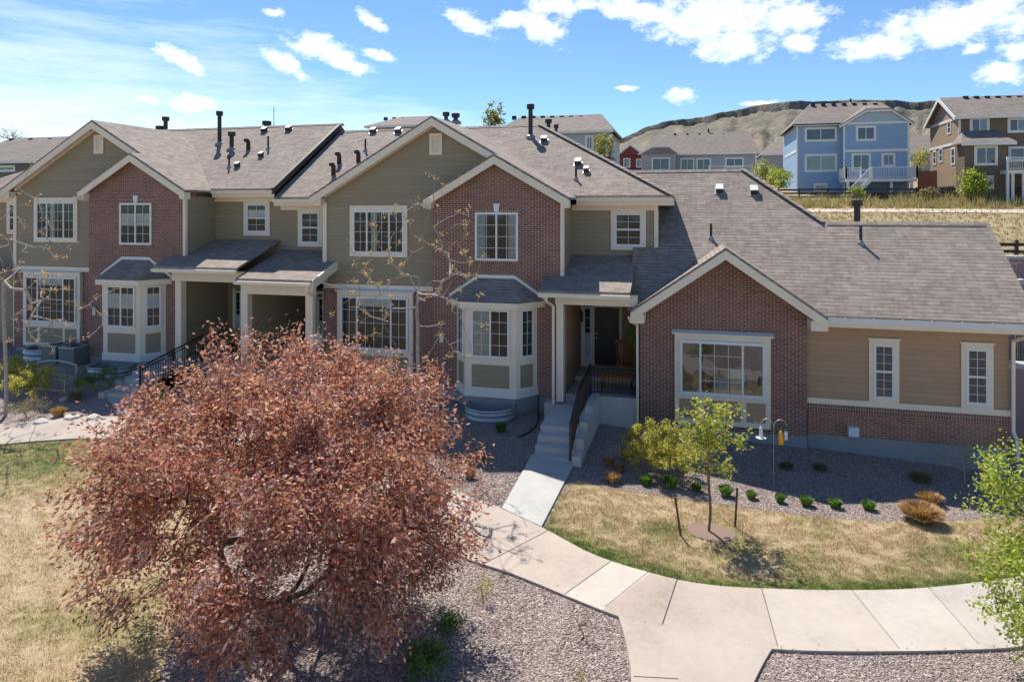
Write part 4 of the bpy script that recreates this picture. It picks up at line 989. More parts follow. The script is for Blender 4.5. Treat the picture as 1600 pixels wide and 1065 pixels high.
# budding tree in front of the big window
b1=G(652,712)
pts=[(558,405),(600,335),(680,278),(640,345),(700,340),(735,345),(668,380),(700,395),(590,395),(560,440),(545,455),(615,330),(640,430),(610,440),(690,440),(730,430),(735,410),(590,460),(560,480),(610,470),(700,470),(725,500),(740,545),(690,520),(585,520),(560,560),(700,560),(665,470),(575,420),(715,375),(625,380),(650,320),(600,500),(745,430),(620,360),(690,365),(750,460),(580,352)]
tg=np.array([tuple(atY(x,y,b1.y+random.uniform(-.9,.9))) for x,y in pts])
tg=np.concatenate([tg]+[tg+rng.normal(size=tg.shape)*q for q in (.15,.25,.35,.5)])
tq=atY(655,455,b1.y)
tree('budding_tree','nearly bare pale tree with small yellow leaf tufts before the large tripartite window','tree',b1,(tq.x,b1.y,tq.z-.9),tg,(.075,.032),BARK,L_BUD,9,.0062,.095,.2,.045,.0,cluster=.5,curl=.035,power=2.0)
# bare tree at the left edge
b2=G(8,650)
pts=[(60,305),(52,355),(30,340),(45,395),(75,430),(100,405),(60,440),(95,500),(150,465),(130,480),(110,530),(75,520),(50,480),(20,420),(-10,380),(-40,330),(-60,400),(40,545),(100,450),(70,385),(25,500),(120,505),(-30,450),(15,330),(-60,480),(80,350),(65,470),(155,490),(-20,300),(5,370),(45,520),(85,545)]
tg=np.array([tuple(atY(x,y,b2.y+random.uniform(-1,1))) for x,y in pts]); tg=np.concatenate([tg]+[tg+rng.normal(size=tg.shape)*q for q in (.15,.25,.35,.5)])
tq=atY(10,440,b2.y)
tree('budding_tree','nearly bare tree with pinkish buds cut by the left edge of the photo','tree',b2,(b2.x+.02,b2.y,tq.z),tg,(.075,.035),BARK,L_BUDO,7,.0075,.14,.22,.045,.0,cluster=.5,curl=.04,power=2.0)
# bright green tree at the right edge
b3=atD(1690,1300,9.6); b3.z=g(b3.x,b3.y)
cc=atD(1686,890,9.6)
tg=crown_points(420,(cc.x,cc.y,cc.z),(1.15,1.2,1.75),.45,.38,14,-.9,seed=9); tg=tg[tg[:,2]>.4]
tree('green_tree','bright green leafy tree cut by the right edge of the photo','tree',b3,(b3.x,b3.y,.9),tg,(.075,.04),BARKY,L_GRN,46,.004,.07,.2,.10,.35)
def shrub(name,label,cat,px,py,w,h,leafm,leaf,n=700,twigs=60,bark=BARKY,group=None,spread=.05,seed=1,depth=None):
    p=G(px,py) if not isinstance(px,Vector) else px
    c=(p.x,p.y,p.z+h*.5); tg=crown_points(twigs,c,(w/2,(depth or w)/2,h*.52),.5,.3,8,-.6,seed=seed); tg=tg[tg[:,2]>p.z+.05]
    t=thing(name,label,cat,tuple(p),group)
    st=[np.array(p)-np.array([0,0,.05]),np.array(p)+np.array([0,0,.06])]
    A,par,tips=grow(p,tg,st,.12); V,F,r=skeleton_mesh(A,par,.0032,.02); npmesh('stem',V,F,bark,t)
    cand=np.arange(3,len(A)); N=n; zz=A[cand][:,2]-p.z; wgt=np.clip(zz/h,.05,1)**1.2; wgt/=wgt.sum(); idx=rng.choice(len(cand),N,p=wgt); f=rng.uniform(0,1,N)[:,None]
    C=A[par[cand[idx]]]*(1-f)+A[cand[idx]]*f+rng.normal(size=(N,3))*spread
    V,F=leafquads(C,leaf[0],leaf[1],.4,-.1); npmesh('foliage',V,F,leafm,t); return t
shrub('shrub','large twiggy shrub with yellow green leaves under the end house big window','shrub',1024,742,2.1,1.2,L_YG,(.07,.032),9500,240,BARK,seed=4,spread=.05)
def tuft(label,px,py,r,h,mat,n=260,group='ornamental grass tufts',name='grass_tuft',cat='ornamental grass',w=.012,flat=.55):
    p=G(px,py); t_=rng.uniform(0,6.283,n); k=rng.uniform(0,1,n)**.6; 
    d=np.stack([np.cos(t_)*k*r,np.sin(t_)*k*r,h*np.sqrt(np.clip(1-(k*flat*1.5)**2*.8,.08,1))*rng.uniform(.75,1.1,n)],1)
    B=np.stack([np.cos(t_)*k*r*.35,np.sin(t_)*k*r*.35,0*k],1)
    a=t_+1.57+rng.normal(size=n)*.5; s_=np.stack([np.cos(a)*w,np.sin(a)*w,0*a],1)
    mid=B*.45+d*.55+np.array([0,0,1])*(h*.16); 
    V=np.concatenate([B-s_,B+s_,mid+s_*.8,mid-s_*.8,d]); i=np.arange(n)
    Vw=V+np.array(p)
    F1=np.stack([i,i+n,i+2*n,i+3*n],1); F2=np.stack([i+3*n,i+2*n,i+4*n,i+4*n],1)
    me=bpy.data.meshes.new(name); me.from_pydata([tuple(v) for v in V],[],[tuple(q) for q in F1]+[tuple(q[:3]) for q in F2]); me.materials.append(mat)
    o=bpy.data.objects.new(name,me); COL.objects.link(o); o.location=p; tag(o,label,cat,group); return o
tuft('tan grass mound nearest the yellow green shrub, right of the front steps',981,720,.26,.3,L_TAN,700)
tuft('tan grass mound at the left of a touching group beside the steps',952,728,.2,.26,L_TAN,500)
tuft('tan grass mound at the right of a touching group beside the steps',967,737,.2,.24,L_TAN,500)
tuft('tan grass mound closest to the lawn, in front of its two touching neighbours',957,754,.27,.28,L_TAN,700)
tuft('smaller of the two large straw mounds in the gravel near the right tree',1453,787,.36,.3,L_TAN,900)
tuft('largest rusty straw mound, on the lawn edge near the right tree',1440,815,.55,.42,L_TAN,1900,w=.014)
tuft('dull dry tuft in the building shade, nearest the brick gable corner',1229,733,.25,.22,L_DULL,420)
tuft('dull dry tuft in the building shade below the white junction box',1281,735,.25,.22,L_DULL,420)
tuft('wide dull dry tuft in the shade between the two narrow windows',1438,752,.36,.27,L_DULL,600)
tuft('small tan tuft at the right rim of the red leaved tree, upper one',750,722,.2,.25,L_TAN,420)
tuft('small tan tuft at the right rim of the red leaved tree, lower one',735,746,.22,.27,L_TAN,450)
tuft('orange tan tuft by the left pavement edge',91,651,.27,.34,L_TAN,500)
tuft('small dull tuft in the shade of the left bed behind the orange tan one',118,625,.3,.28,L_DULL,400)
GL='low green clumps in a row along the lawn edge'
for (x,y,r,h,lab) in ((1010,757,.21,.26,'green clump at the left end of the row along the lawn, by the tan mounds'),(1048,763,.25,.32,'largest green clump of the row, second from the left'),(1088,767,.18,.2,'green clump of the row just left of the young tree trunk'),(1134,775,.22,.28,'bushy green clump of the row just right of the young tree trunk'),(1174,779,.16,.2,'small green clump right of the right stake, fifth in the row'),(1219,785,.15,.22,'narrow green clump, sixth in the row from the left'),(1260,790,.2,.24,'green clump, third from the right end of the row'),(1305,793,.2,.22,'green clump, second from the right end of the row'),(1357,796,.2,.22,'green clump at the right row end, near the rusty straw mound')):
    tuft(lab,x,y,r,h,L_CLUMP,300,GL,'green_clump','perennial clump',w=.02,flat=.5)
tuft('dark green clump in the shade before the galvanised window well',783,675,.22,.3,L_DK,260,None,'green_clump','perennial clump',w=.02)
shrub('small_shrub','sparse yellowish seedling shrub in the foreground gravel near the pavement edge','shrub',754,936,.5,.42,L_YG,(.04,.02),220,26,seed=11)
shrub('small_shrub','round green shrub in the foreground gravel, middle one of three near the red leaved tree','shrub',703,986,.42,.32,L_DK,(.055,.02),650,50,seed=12)
shrub('small_shrub','large green shrub at the bottom edge beside the shade of the red leaved tree','shrub',668,1056,.75,.5,L_DK,(.06,.022),1500,90,seed=13)
shrub('small_shrub','thin bare twiggy seedling left of the branching path, upper one','shrub',912,996,.4,.42,L_DULL,(.03,.012),120,30,seed=14)
shrub('small_shrub','thin twiggy seedling at the bottom edge left of the branching path','shrub',903,1072,.4,.35,L_YG,(.03,.014),140,30,seed=15)
shrub('bare_shrub','bare twiggy grey shrub against the foundation at the right corner of the end house','shrub',1508,755,1.25,1.25,L_DULL,(.04,.016),900,240,BARK,seed=16)
shrub('small_shrub','yellow green rounded shrub right of the left edge tree trunk','shrub',50,622,1.7,1.0,L_YG,(.07,.035),4200,120,seed=17)
shrub('small_shrub','yellow green shrub hugging the left edge tree trunk, smaller one','shrub',18,606,1.1,1.1,L_YG,(.07,.035),2200,80,seed=18)
shrub('small_shrub','bare grey brown shrub in front of the rounded yellow green one','shrub',42,655,1.15,.6,L_DULL,(.05,.022),1400,190,BARK,seed=19)
shrub('small_shrub','dark green shrub in the shade behind the metal bench frame','shrub',150,612,1.9,.8,L_DK,(.06,.028),2600,110,seed=20)
shrub('small_shrub','dark green shrub beside the left porch steps','shrub',252,640,.9,.7,L_DK,(.06,.028),1500,80,seed=21)
shrub('small_shrub','low green shrub glimpsed through the upper part of the red leaved tree','shrub',268,712,.8,.45,L_GRN,(.05,.022),600,60,seed=22)
# boulders
def rock(px,py,s,label):
    p=G(px,py); b=MB(); import bmesh as bm_
    bb=bm_.new(); bm_.ops.create_icosphere(bb,subdivisions=2,radius=s)
    for v in bb.verts: n=1+.25*math.sin(v.co.x*9/s*.3+s*50)+.12*math.sin(v.co.y*14/s*.3); v.co*=n; v.co.z*=.55
    me=bpy.data.meshes.new('boulder'); bb.to_mesh(me); bb.free(); me.materials.append(ROCK); o=bpy.data.objects.new('boulder',me); COL.objects.link(o); o.location=p+Vector((0,0,s*.2)); tag(o,label,'boulder','boulders beside the left pavement')
rock(148,655,.2,'pale boulder on the pavement edge left of the red leaved tree'); rock(66,662,.2,'grey boulder between the bare shrub and the orange tan tuft'); rock(112,655,.22,'brownish boulder right of the orange tan tuft'); rock(100,625,.14,'flat pale stone in the shaded left bed'); rock(243,655,.2,'white boulder by the foot of the left porch steps path'); rock(200,648,.18,'pale boulder between the shrub and the side path')
# ---------------- small things by the houses ----------------
def well(label,cx,y0,w,d,z0,h):
    t=thing('window_well',label,'window well',(cx,y0,z0),'galvanised window wells'); b=MB(); N=14
    path=[(cx-w/2,y0),(cx-w/2,y0-d*.35)]+[(cx-w/2*math.cos(a),y0-d*.35-d*.65*math.sin(a)) for a in np.linspace(0,math.pi,N)[1:-1]]+[(cx+w/2,y0-d*.35),(cx+w/2,y0)]
    rows=16
    def P(k,i,s=1.):
        z=z0-.15+(h+.15)*k/rows; bul=.028*math.sin(k*2*math.pi/4); x,y=path[i]; dx,dy=x-cx,y-y0; L=math.hypot(dx,dy)+1e-6
        return Vector((x+dx/L*bul*s-(0 if s>0 else dx/L*.02),y+dy/L*bul-(0 if s>0 else dy/L*.02),z))
    for k in range(rows):
        for i in range(len(path)-1): b.poly([P(k,i),P(k,i+1),P(k+1,i+1),P(k+1,i)])
    b.build('corrugated_wall',METAL,t,smooth=True)
    r=MB(); r.tube([Vector((x,y,z0+h)) for x,y in path],.028,6); r.build('rim',METAL,t,smooth=True)
    MB().poly([(path[i][0],path[i][1],z0+.03) for i in range(len(path))]).build('well_floor',GRAVEL,t)
p=atY(762,640,20.4)
well('corrugated galvanised window well under the bay window of the middle townhouse',-6.1,20.75,1.55,1.05,.35,.5)
well('corrugated window well left of the air conditioners at the left townhouse',-24.95,21.95,1.7,1.0,.75,.7)
well('corrugated window well under the bay window of the left townhouse',-20.6,20.8,1.7,1.0,.7,.55)
well('corrugated window well half hidden by the red leaved tree crown edge',-8.95,21.9,1.2,.8,.5,.4)
def acunit(x,y,z,label):
    t=thing('air_conditioner',label,'air conditioner',(x,y,z),'air conditioners at the left townhouse')
    b=MB(); b.box(x-.36,x+.36,y-.36,y+.36,z,z+.72); b.build('case',ACM,t,bevel=.03)
    c=MB(); c.box(x-.38,x+.38,y-.38,y+.38,z+.725,z+.76); lid=c.build('top_cover',METAL,t,bevel=.02)
    f=MB(); 
    for r_ in (.12,.2,.28): f.tube([(x+r_*math.cos(a),y+r_*math.sin(a),z+.78) for a in np.linspace(0,6.283,19)],.008,4)
    f.build('fan_grille',BLACK,lid); MB().box(x-.48,x+.48,y-.48,y+.48,z-.1,z-.003).build('pad',CONC,t)
acunit(-23.95,21.2,.95,'green grey air conditioner beside the window well, left one of two'); acunit(-22.98,21.1,.95,'green grey air conditioner nearest the downspout, right one of two')
t=thing('bench','beige metal bench frame with arched back in the shaded left bed','bench',tuple(G(88,606)))
p=G(88,606); b=MB(); x0,x1=p.x-.82,p.x+.82; yy=p.y; z=p.z
def arch(zc,rise,y): return [(x0+(x1-x0)*k/10,y,zc+rise*math.sin(math.pi*k/10)) for k in range(11)]
b.tube(arch(z+.82,.1,yy+.02),.028,6); b.tube([(x0,yy,z),(x0,yy+.02,z+.83)],.028,6); b.tube([(x1,yy,z),(x1,yy+.02,z+.83)],.028,6); b.build('backrest',BENCH,t)
b=MB(); b.tube(arch(z+.42,.06,yy-.02),.025,6); b.tube([(x0,yy-.42,z+.42),(x1,yy-.42,z+.42)],.025,6); b.tube([(x0,yy,z+.42),(x0,yy-.42,z+.42),(x0,yy-.42,z)],.025,6); b.tube([(x1,yy,z+.42),(x1,yy-.42,z+.42),(x1,yy-.42,z)],.025,6); b.tube([(x0,yy-.42,z+.06),(x1,yy-.42,z+.06)],.02,6); b.build('seat_frame',BENCH,t)
# shepherd hook with feeders
p=G(1209,756); t=thing('shepherd_hook','thin double arm garden hook pole standing in the gravel before the brick corner','garden hook',tuple(p))
top=atY(1207,668,p.y).z; b=MB(); b.tube([(p.x,p.y,p.z-.1),(p.x,p.y,top)],.007,6); b.build('pole',METAL,t)
def hookarm(sx):
    b=MB(); b.tube([(p.x+sx*(.33-.33*math.cos(a))*.98,p.y,top+.22*math.sin(a)*1.0) for a in np.linspace(0,math.pi*.93,12)],.007,6); b.build('hook_arm',METAL,t)
hookarm(.5); hookarm(-.5)
fx=atY(1220,683,p.y); b=MB(); zt_=top-.04
t2=thing('bird_feeder','yellow tube bird feeder hanging from the garden hook','bird feeder',(fx.x,fx.y,fx.z-.3))
b.tube([(fx.x,fx.y,fx.z-.17),(fx.x,fx.y,fx.z+.04),(fx.x,fx.y,fx.z+.14),(fx.x,fx.y,fx.z+.17)],[.065,.06,.04,.012],10); b.build('tube',YEL,t2,smooth=True); MB().tube([(fx.x,fx.y,fx.z+.17),(fx.x+.02,fx.y,top+.02)],.005,4).build('hanger',METAL,t2)
fx=atY(1228,679,p.y); t2=thing('bird_feeder','small pale blue glass feeder hanging right of the yellow one','bird feeder',(fx.x,fx.y,fx.z-.2))
b=MB(); b.tube([(fx.x,fx.y,fx.z-.12),(fx.x,fx.y,fx.z-.02),(fx.x,fx.y,fx.z+.03),(fx.x,fx.y,fx.z+.08)],[.05,.03,.055,.04],10); b.build('bottle',PAINTB,t2,smooth=True); MB().tube([(fx.x,fx.y,fx.z+.08),(fx.x,fx.y,top+.0)],.004,4).build('hanger',METAL,t2)
fx=atY(1189,684,p.y); t2=thing('bird_feeder','white dish bird feeder with a clear tube hanging left of the hook pole','bird feeder',(fx.x,fx.y,fx.z-.2))
b=MB(); b.tube([(fx.x,fx.y,fx.z-.03),(fx.x,fx.y,fx.z),(fx.x,fx.y,fx.z+.015)],[.05,.12,.13],14); b.build('dish',DWHITE,t2); MB().tube([(fx.x,fx.y,fx.z+.016),(fx.x,fx.y,fx.z+.26),(fx.x,fx.y,fx.z+.3)],[.045,.04,.012],10).build('tube',PAINTB,t2); MB().tube([(fx.x,fx.y,fx.z+.3),(fx.x+.03,fx.y,top+.05)],.004,4).build('hanger',METAL,t2)
# rocking chair on the porch
def rocking(x,y,z,label,rot=0,mat=WOODO):
    t=thing('rocking_chair',label,'rocking chair',(x,y,z)); M=Matrix.Translation((x,y,z))@Matrix.Rotation(rot,4,'Z')
    b=MB(M)
    for s in (-.26,.26):
        b.prism([(s-.02,-.42,.04),(s-.02,-.15,0),(s-.02,.2,0),(s-.02,.5,.08),(s-.02,.5,.12),(s-.02,.2,.04),(s-.02,-.15,.04),(s-.02,-.42,.08)],(.04,0,0))
    b.build('rocker',mat,t)
    for sx in (-.26,.26):
        b=MB(M); b.box(sx-.022,sx+.022,-.24,-.195,.03,.62); b.build('leg',mat,t)
        b=MB(M); b.prism([(sx-.022,.22,.04),(sx+.022,.22,.04),(sx+.022,.26,.04),(sx-.022,.26,.04)],(0,.0,.45)); b.build('leg',mat,t)
        b=MB(M); b.box(sx-.035,sx+.035,-.28,.26,.62,.65); b.build('armrest',mat,t)
    b=MB(M); b.box(-.26,.26,-.26,.24,.40,.435); b.build('seat',mat,t)
    b=MB(M)
    for k in range(7): xx=-.23+k*.076; b.prism([(xx-.02,.22,.44),(xx+.02,.22,.44),(xx+.02,.40,1.1),(xx-.02,.40,1.1)],(0,.02,0))
    b.prism([(-.27,.39,1.06),(.27,.39,1.06),(.27,.42,1.18),(-.27,.42,1.18)],(0,.03,0)); b.build('backrest',mat,t); return t
rocking(-2.15,23.3,1.3,'orange wooden rocking chair on the open porch beside the dark door',R(25))
t=thing('porch_table','small table with a fringed striped cloth behind the porch railing','table',(-2.35,22.1,1.12))
b=MB(); b.box(-2.85,-1.85,21.85,22.45,1.60,1.64); b.build('tabletop',WOODO,t)
b=MB()
for k in range(24): x=-2.86+k*.043; b.box(x,x+.028,21.83,21.845,1.42+.02*(k%3),1.66)
b.box(-2.86,-1.84,21.83,22.47,1.642,1.655); b.build('tablecloth',CUSH,t)
for sx,sy in ((-2.8,21.9),(-1.9,21.9),(-2.8,22.4),(-1.9,22.4)): MB().box(sx-.02,sx+.02,sy-.02,sy+.02,1.12,1.6).build('leg',RAILW,t)
t=thing('hanging_plant','dark trailing plant hanging in the right corner of the open porch','hanging plant',(-1.85,21.7,2.6))
MB().tube([(-1.85,21.7,3.97),(-1.85,21.7,3.3)],.006,4).build('hanger',BLACK,t)
C=np.array([(-1.85,21.7,3.05)])+rng.normal(size=(420,3))*np.array([.11,.11,.32]); V,F=leafquads(C,.1,.04,droop=.8); npmesh('foliage',V,F,L_DK,t)
# left porch furniture
t=thing('porch_bench','brown wooden bench on the left porch behind the black railing','bench',(-16.6,22.6,1.5))
for s in (-17.1,-16.0): MB().box(s-.03,s+.03,22.3,22.75,1.5,1.9).build('leg',WOODO,t)
MB().box(-17.25,-15.85,22.25,22.8,1.9,1.96).build('seat',WOODO,t); MB().prism([(-17.25,22.78,1.97),(-15.85,22.78,1.97),(-15.85,22.88,2.3),(-17.25,22.88,2.3)],(0,.04,0)).build('backrest',WOODO,t)
t=thing('potted_plant','leafy green plant in a dark pot on the left porch','potted plant',(-15.75,22.2,1.5))
MB().tube([(-15.75,22.2,1.5),(-15.75,22.2,1.85)],[.14,.2],12).build('pot',BLACK,t); C=np.array([(-15.75,22.2,2.15)])+rng.normal(size=(500,3))*.2; V,F=leafquads(C,.12,.05); npmesh('foliage',V,F,L_DK,t)
t=thing('porch_chair','pale grey chair on the right porch of the left pair','chair',(-13.6,22.4,1.25))
for sx in (-13.85,-13.35):
    for sy in (22.2,22.65): MB().box(sx-.02,sx+.02,sy-.02,sy+.02,1.25,1.7).build('leg',BLACK,t)
MB().box(-13.88,-13.32,22.15,22.7,1.7,1.76).build('seat',PAINTB,t); MB().prism([(-13.88,22.68,1.77),(-13.32,22.68,1.77),(-13.32,22.8,2.3),(-13.88,22.8,2.3)],(0,.04,0)).build('backrest',PAINTB,t)
# hose bib / cable at the bay foot
b=MB(); q=[(-4.75,21.3,1.0),(-4.72,21.1,.6),(-4.6,20.6,.5),(-4.55,19.9,.45),(-4.62,19.3,.42),(-4.8,18.9,.42)]; b.tube([(x,y,g(x,y)+.03 if k>1 else z) for k,(x,y,z) in enumerate(q)],.03,6); tag(b.build('drain_hose',BLACK),'black drain hose lying on the shaded gravel left of the front steps','hose')
for o_ in [bpy.data.objects['drain_hose']]:
    off=Vector((-4.7,19.5,.42))
    for v in o_.data.vertices: v.co-=off
    o_.location=off
# ---------------- right of the end house ----------------
t=thing('retaining_wall','low retaining wall with a black railing beyond the right corner of the end house','wall',(11,25,-.3))
MB().box(9.3,16,24.6,25.0,-1,2.0).build('block_wall',PUR,t); MB().box(9.25,16,24.55,25.05,2.0,2.15).build('wall_cap',CONCL,t)
railing(t,(9.4,24.8,2.15),(15,24.8,2.15),1.1,posts=(0,.25,.5,.75,1))
t=thing('retaining_wall','terraced dark block wall with a pale cap beyond the right roof end','wall',(14,31,2))
a=atY(1560,404,33); MB().box(a.x-1,30,33,33.5,1,a.z).build('block_wall',PUR,t); MB().box(a.x-1.05,30,32.95,33.55,a.z,a.z+.12).build('wall_cap',CONCL,t)
a=atY(1560,432,31); MB().box(a.x-1,30,31,31.4,1,a.z-.3).build('block_wall',PUR,t); MB().box(a.x-1.05,30,30.95,31.45,a.z-.3,a.z-.1).build('wall_cap',CONCL,t)
p=atY(1588,470,29.5); 
tg=np.array([(p.x+random.uniform(-1.3,1.3),29.5+random.uniform(-.8,.8),p.z+random.uniform(-.6,2.0)) for _ in range(90)])
tree('bare_bush','bare pale twiggy bush before the terraced wall beyond the roof end','bush',(p.x,29.5,g(p.x,29.5)),(p.x,29.5,p.z-1.0),tg,(.03,.015),BARK,L_DULL,1,.006,.05)
# ---------------- background: trail, fences, weeds ----------------
a0=[atY(x,332,61) for x in (1000,1270,1450,1600,1900)]
tr=[(p.x,60.5+.6*math.sin(i)) for i,p in enumerate(a0)]; tr=[(-60,59)]+tr+[(90,61)]
b=MB(); L=smooth_line(tr,8)
for a,c in zip(L,L[1:]): b.poly([(a[0],a[1],g(*a)+.06),(c[0],c[1],g(*c)+.06),(c[0],c[1]+2.2,g(c[0],c[1]+2.2)+.06),(a[0],a[1]+2.2,g(a[0],a[1]+2.2)+.06)])
struct(b.build('trail',TRAIL))
def rail_fence(x0,x1,y,label,h=1.15,sp=2.4,rails=(.3,.65,1.0)):
    t=thing('rail_fence',label,'fence',((x0+x1)/2,y,g((x0+x1)/2,y))); n=int((x1-x0)/sp); r=MB()
    for k in range(n+1):
        x=x0+(x1-x0)*k/n; z=g(x,y); MB().box(x-.07,x+.07,y-.07,y+.07,z-.1,z+h).build('post',RAILW,t)
        if k<n:
            x2=x0+(x1-x0)*(k+1)/n; 
            for q in rails: r.bar((x,y,z+q+random.uniform(-.03,.03)),(x2,y,g(x2,y)+q+random.uniform(-.03,.03)),.05,.17)
    r.build('rails',RAILW,t)
fx0=atY(1205,300,70).x; rail_fence(fx0,60,70,'long dark split rail fence along the top of the dry slope before the blue house')
fx0=atY(1500,385,40).x; rail_fence(fx0,26,40,'nearer dark split rail fence at the right edge beyond the end roof',1.25,2.5)
t_=None
def meadow_tufts(name,box,n,h,mat,label,seed):
    rg=np.random.default_rng(seed); x=rg.uniform(box[0],box[1],n); y=rg.uniform(box[2],box[3],n); D=-x*sn+y*cs; Rr=x*cs+y*sn; k=(Rr/D>.15)&(Rr/D<.82); x=x[k];y=y[k]; n=len(x)
    cl=rg.uniform(.3,1,n)**2; z=vg(x,y); C=np.repeat(np.stack([x,y,z],1),9,0); N=len(C); C[:,:2]+=rg.normal(size=(N,2))*.12*h
    hh=np.repeat(cl,9)*h*rg.uniform(.6,1.1,N); a=rg.uniform(0,6.28,N); w=.02+.012*h; s_=np.stack([np.cos(a)*w,np.sin(a)*w,0*a],1); tip=C+np.stack([rg.normal(size=N)*.25*hh,rg.normal(size=N)*.25*hh,hh],1)
    i=np.arange(N); o=npmesh(name,np.concatenate([C-s_,C+s_,tip]),np.stack([i,i+N,i+2*N],1),mat); tag(o,label,'grass',kind='stuff')
meadow_tufts('meadow_grass',(0,75,34,69),15000,.34,leafmat('straw_blade',[(0,(.40,.32,.18)),(.6,(.54,.44,.26)),(1,(.62,.54,.34))],.3),'short dry tan grass covering the slope behind the end house roof',2)
meadow_tufts('weeds',(5,75,63.5,69.5),2600,1.1,leafmat('weed_blade',[(0,(.34,.27,.14)),(.6,(.50,.41,.22)),(1,(.36,.37,.13))],.3),'tall yellow green weeds along the foot of the long rail fence',3)
# ---------------- background houses ----------------
def bwin(parent,x0,x1,y0,y1,Y,n=2,grid=1,rows=1,cas=.13,mat=None):
    a=atY(x0,y1,Y); c=atY(x1,y0,Y); w=c.x-a.x-2*cas; h=c.z-a.z-2*cas
    return window(parent,frame_m((a.x+cas,Y-.01,a.z+cas),(1,0,0),(0,-1,0)),w,h,[(i/n,(i+1)/n,0,1,grid,rows) for i in range(n)],casing=cas,glass=GLASSF,back=ROOM,fr=.06,munt=.03,cmat=mat or DWHITE,blind=[(random.choice((0,.5)),.5 if 0 else 1,0,1,CURT)] if random.random()<.25 else None)
def vents(parent,px0,px1,n,py,Y,ridge_z=None):
    b=None
    for k in range(n):
        x=px0+(px1-px0)*(k+.5)/n; p=atY(x,py,Y); MB().box(p.x-.2,p.x+.2,p.y-.2,p.y+.2,p.z-.35,p.z+.04).build('roof_vent',PIPE,parent)
# blue house
YB=75.5
hx=lambda px,Y=YB: atY(px,200,Y).x
hz=lambda px,py,Y=YB: atY(px,py,Y).z
t=thing('blue_house','bright blue three-level house with white balcony and outside stairs','house',(hx(1330),80,hz(1330,297)))
xl,xm,xr=hx(1245),hx(1318,YB-1),hx(1421,YB-1); zb=6.5; ze=hz(1280,194); zg=hz(1370,192,YB-1)
MB().box(xl,xm+.5,YB,YB+11,zb,ze).box(xm,xr,YB-1,YB+11,zb,zg).build('wall',BLUE,t)
zp=hz(1370,172,YB-1); xa,xb=hx(1352,YB-1),hx(1392,YB-1)
MB().prism([(xm,YB-1.02,zg),(xr,YB-1.02,zg),(xb,YB-1.02,zp-.15),(xa,YB-1.02,zp-.15)],(0,.9,0)).build('gable_panel',BLUEL,t)
b=MB(); rake_board(b,(xm-.4,YB-1.3,zg-.15),(xa,YB-1.3,zp+.1),.3,.06); rake_board(b,(xa,YB-1.3,zp+.1),(xb,YB-1.3,zp+.1),.3,.06); rake_board(b,(xb,YB-1.3,zp+.1),(xr+.4,YB-1.3,zg-.15),.3,.06)
b.box(xm-.05,xr+.05,YB-1.1,YB-1.0,zg-.12,zg+.1); z2=hz(1370,235,YB-1); b.box(xm-.05,xr+.05,YB-1.12,YB-1.0,z2-.15,z2+.12)
for x in (xl,xm,xr-.15): b.box(x-.03,x+.13,(YB-1.04 if x>xl else YB-.04),(YB-.9 if x>xl else YB+.1),zb,ze-.1)
b.box(xl-.4,xm,YB-.45,YB-.35,ze-.2,ze+.05); b.build('trim',DWHITE,t)
yr_=YB+5; zr_=hz(1320,161,yr_); s_=(zr_-ze)/(yr_-YB+.45); xR=hx(1375,yr_); xL=hx(1265,yr_)
b=MB(); b.prism([(xl-.5,YB-.45,ze),(xr+.5,YB-.45,ze),(xR,yr_,zr_),(xL,yr_,zr_)],(0,0,-.12)); b.prism([(xr+.5,YB-.45,ze),(xr+.5,2*yr_-YB+.45,ze),(xR,yr_,zr_)],(0,0,-.12)); b.prism([(xl-.5,2*yr_-YB+.45,ze),(xl-.5,YB-.45,ze),(xL,yr_,zr_)],(0,0,-.12)); b.prism([(xL,yr_,zr_),(xR,yr_,zr_),(xr+.5,2*yr_-YB+.45,ze),(xl-.5,2*yr_-YB+.45,ze)],(0,0,-.12))
zq=zp+.12; b.prism([(xa,YB-1.35,zq),(xb,YB-1.35,zq),(xb-1,YB+2.5,zq+.9),(xa+1,YB+2.5,zq+.9)],(0,0,-.1)); b.prism([(xm-.4,YB-1.35,zg-.13),(xa,YB-1.35,zq),(xa+1,YB+3,zq+1),(xm-.4,YB+3,zg-.1)],(0,0,-.1)); b.prism([(xb,YB-1.35,zq),(xr+.4,YB-1.35,zg-.13),(xr+.4,YB+3,zg-.1),(xb-1,YB+3,zq+1)],(0,0,-.1))
b.build('roof',SHINGF,t); vents(t,1262,1375,7,162,yr_-.6); p=atY(1329,156,yr_); vent_pipe(t,(p.x,p.y,p.z-.4),.5,.1)
bwin(t,1257,1308,198,222,YB); bwin(t,1257,1308,240,269,YB,2); bwin(t,1271,1293,286,300,YB); bwin(t,1337,1369,196,221,YB-1); bwin(t,1377,1399,239,261,YB-1)
bwin(t,1330,1361,239,268,YB-1)
# left flank windows band
MB().box(xl-.04,xl,YB+.1,YB+9,hz(1245,236)-.1,hz(1245,236)+.15).build('trim_band',DWHITE,t)
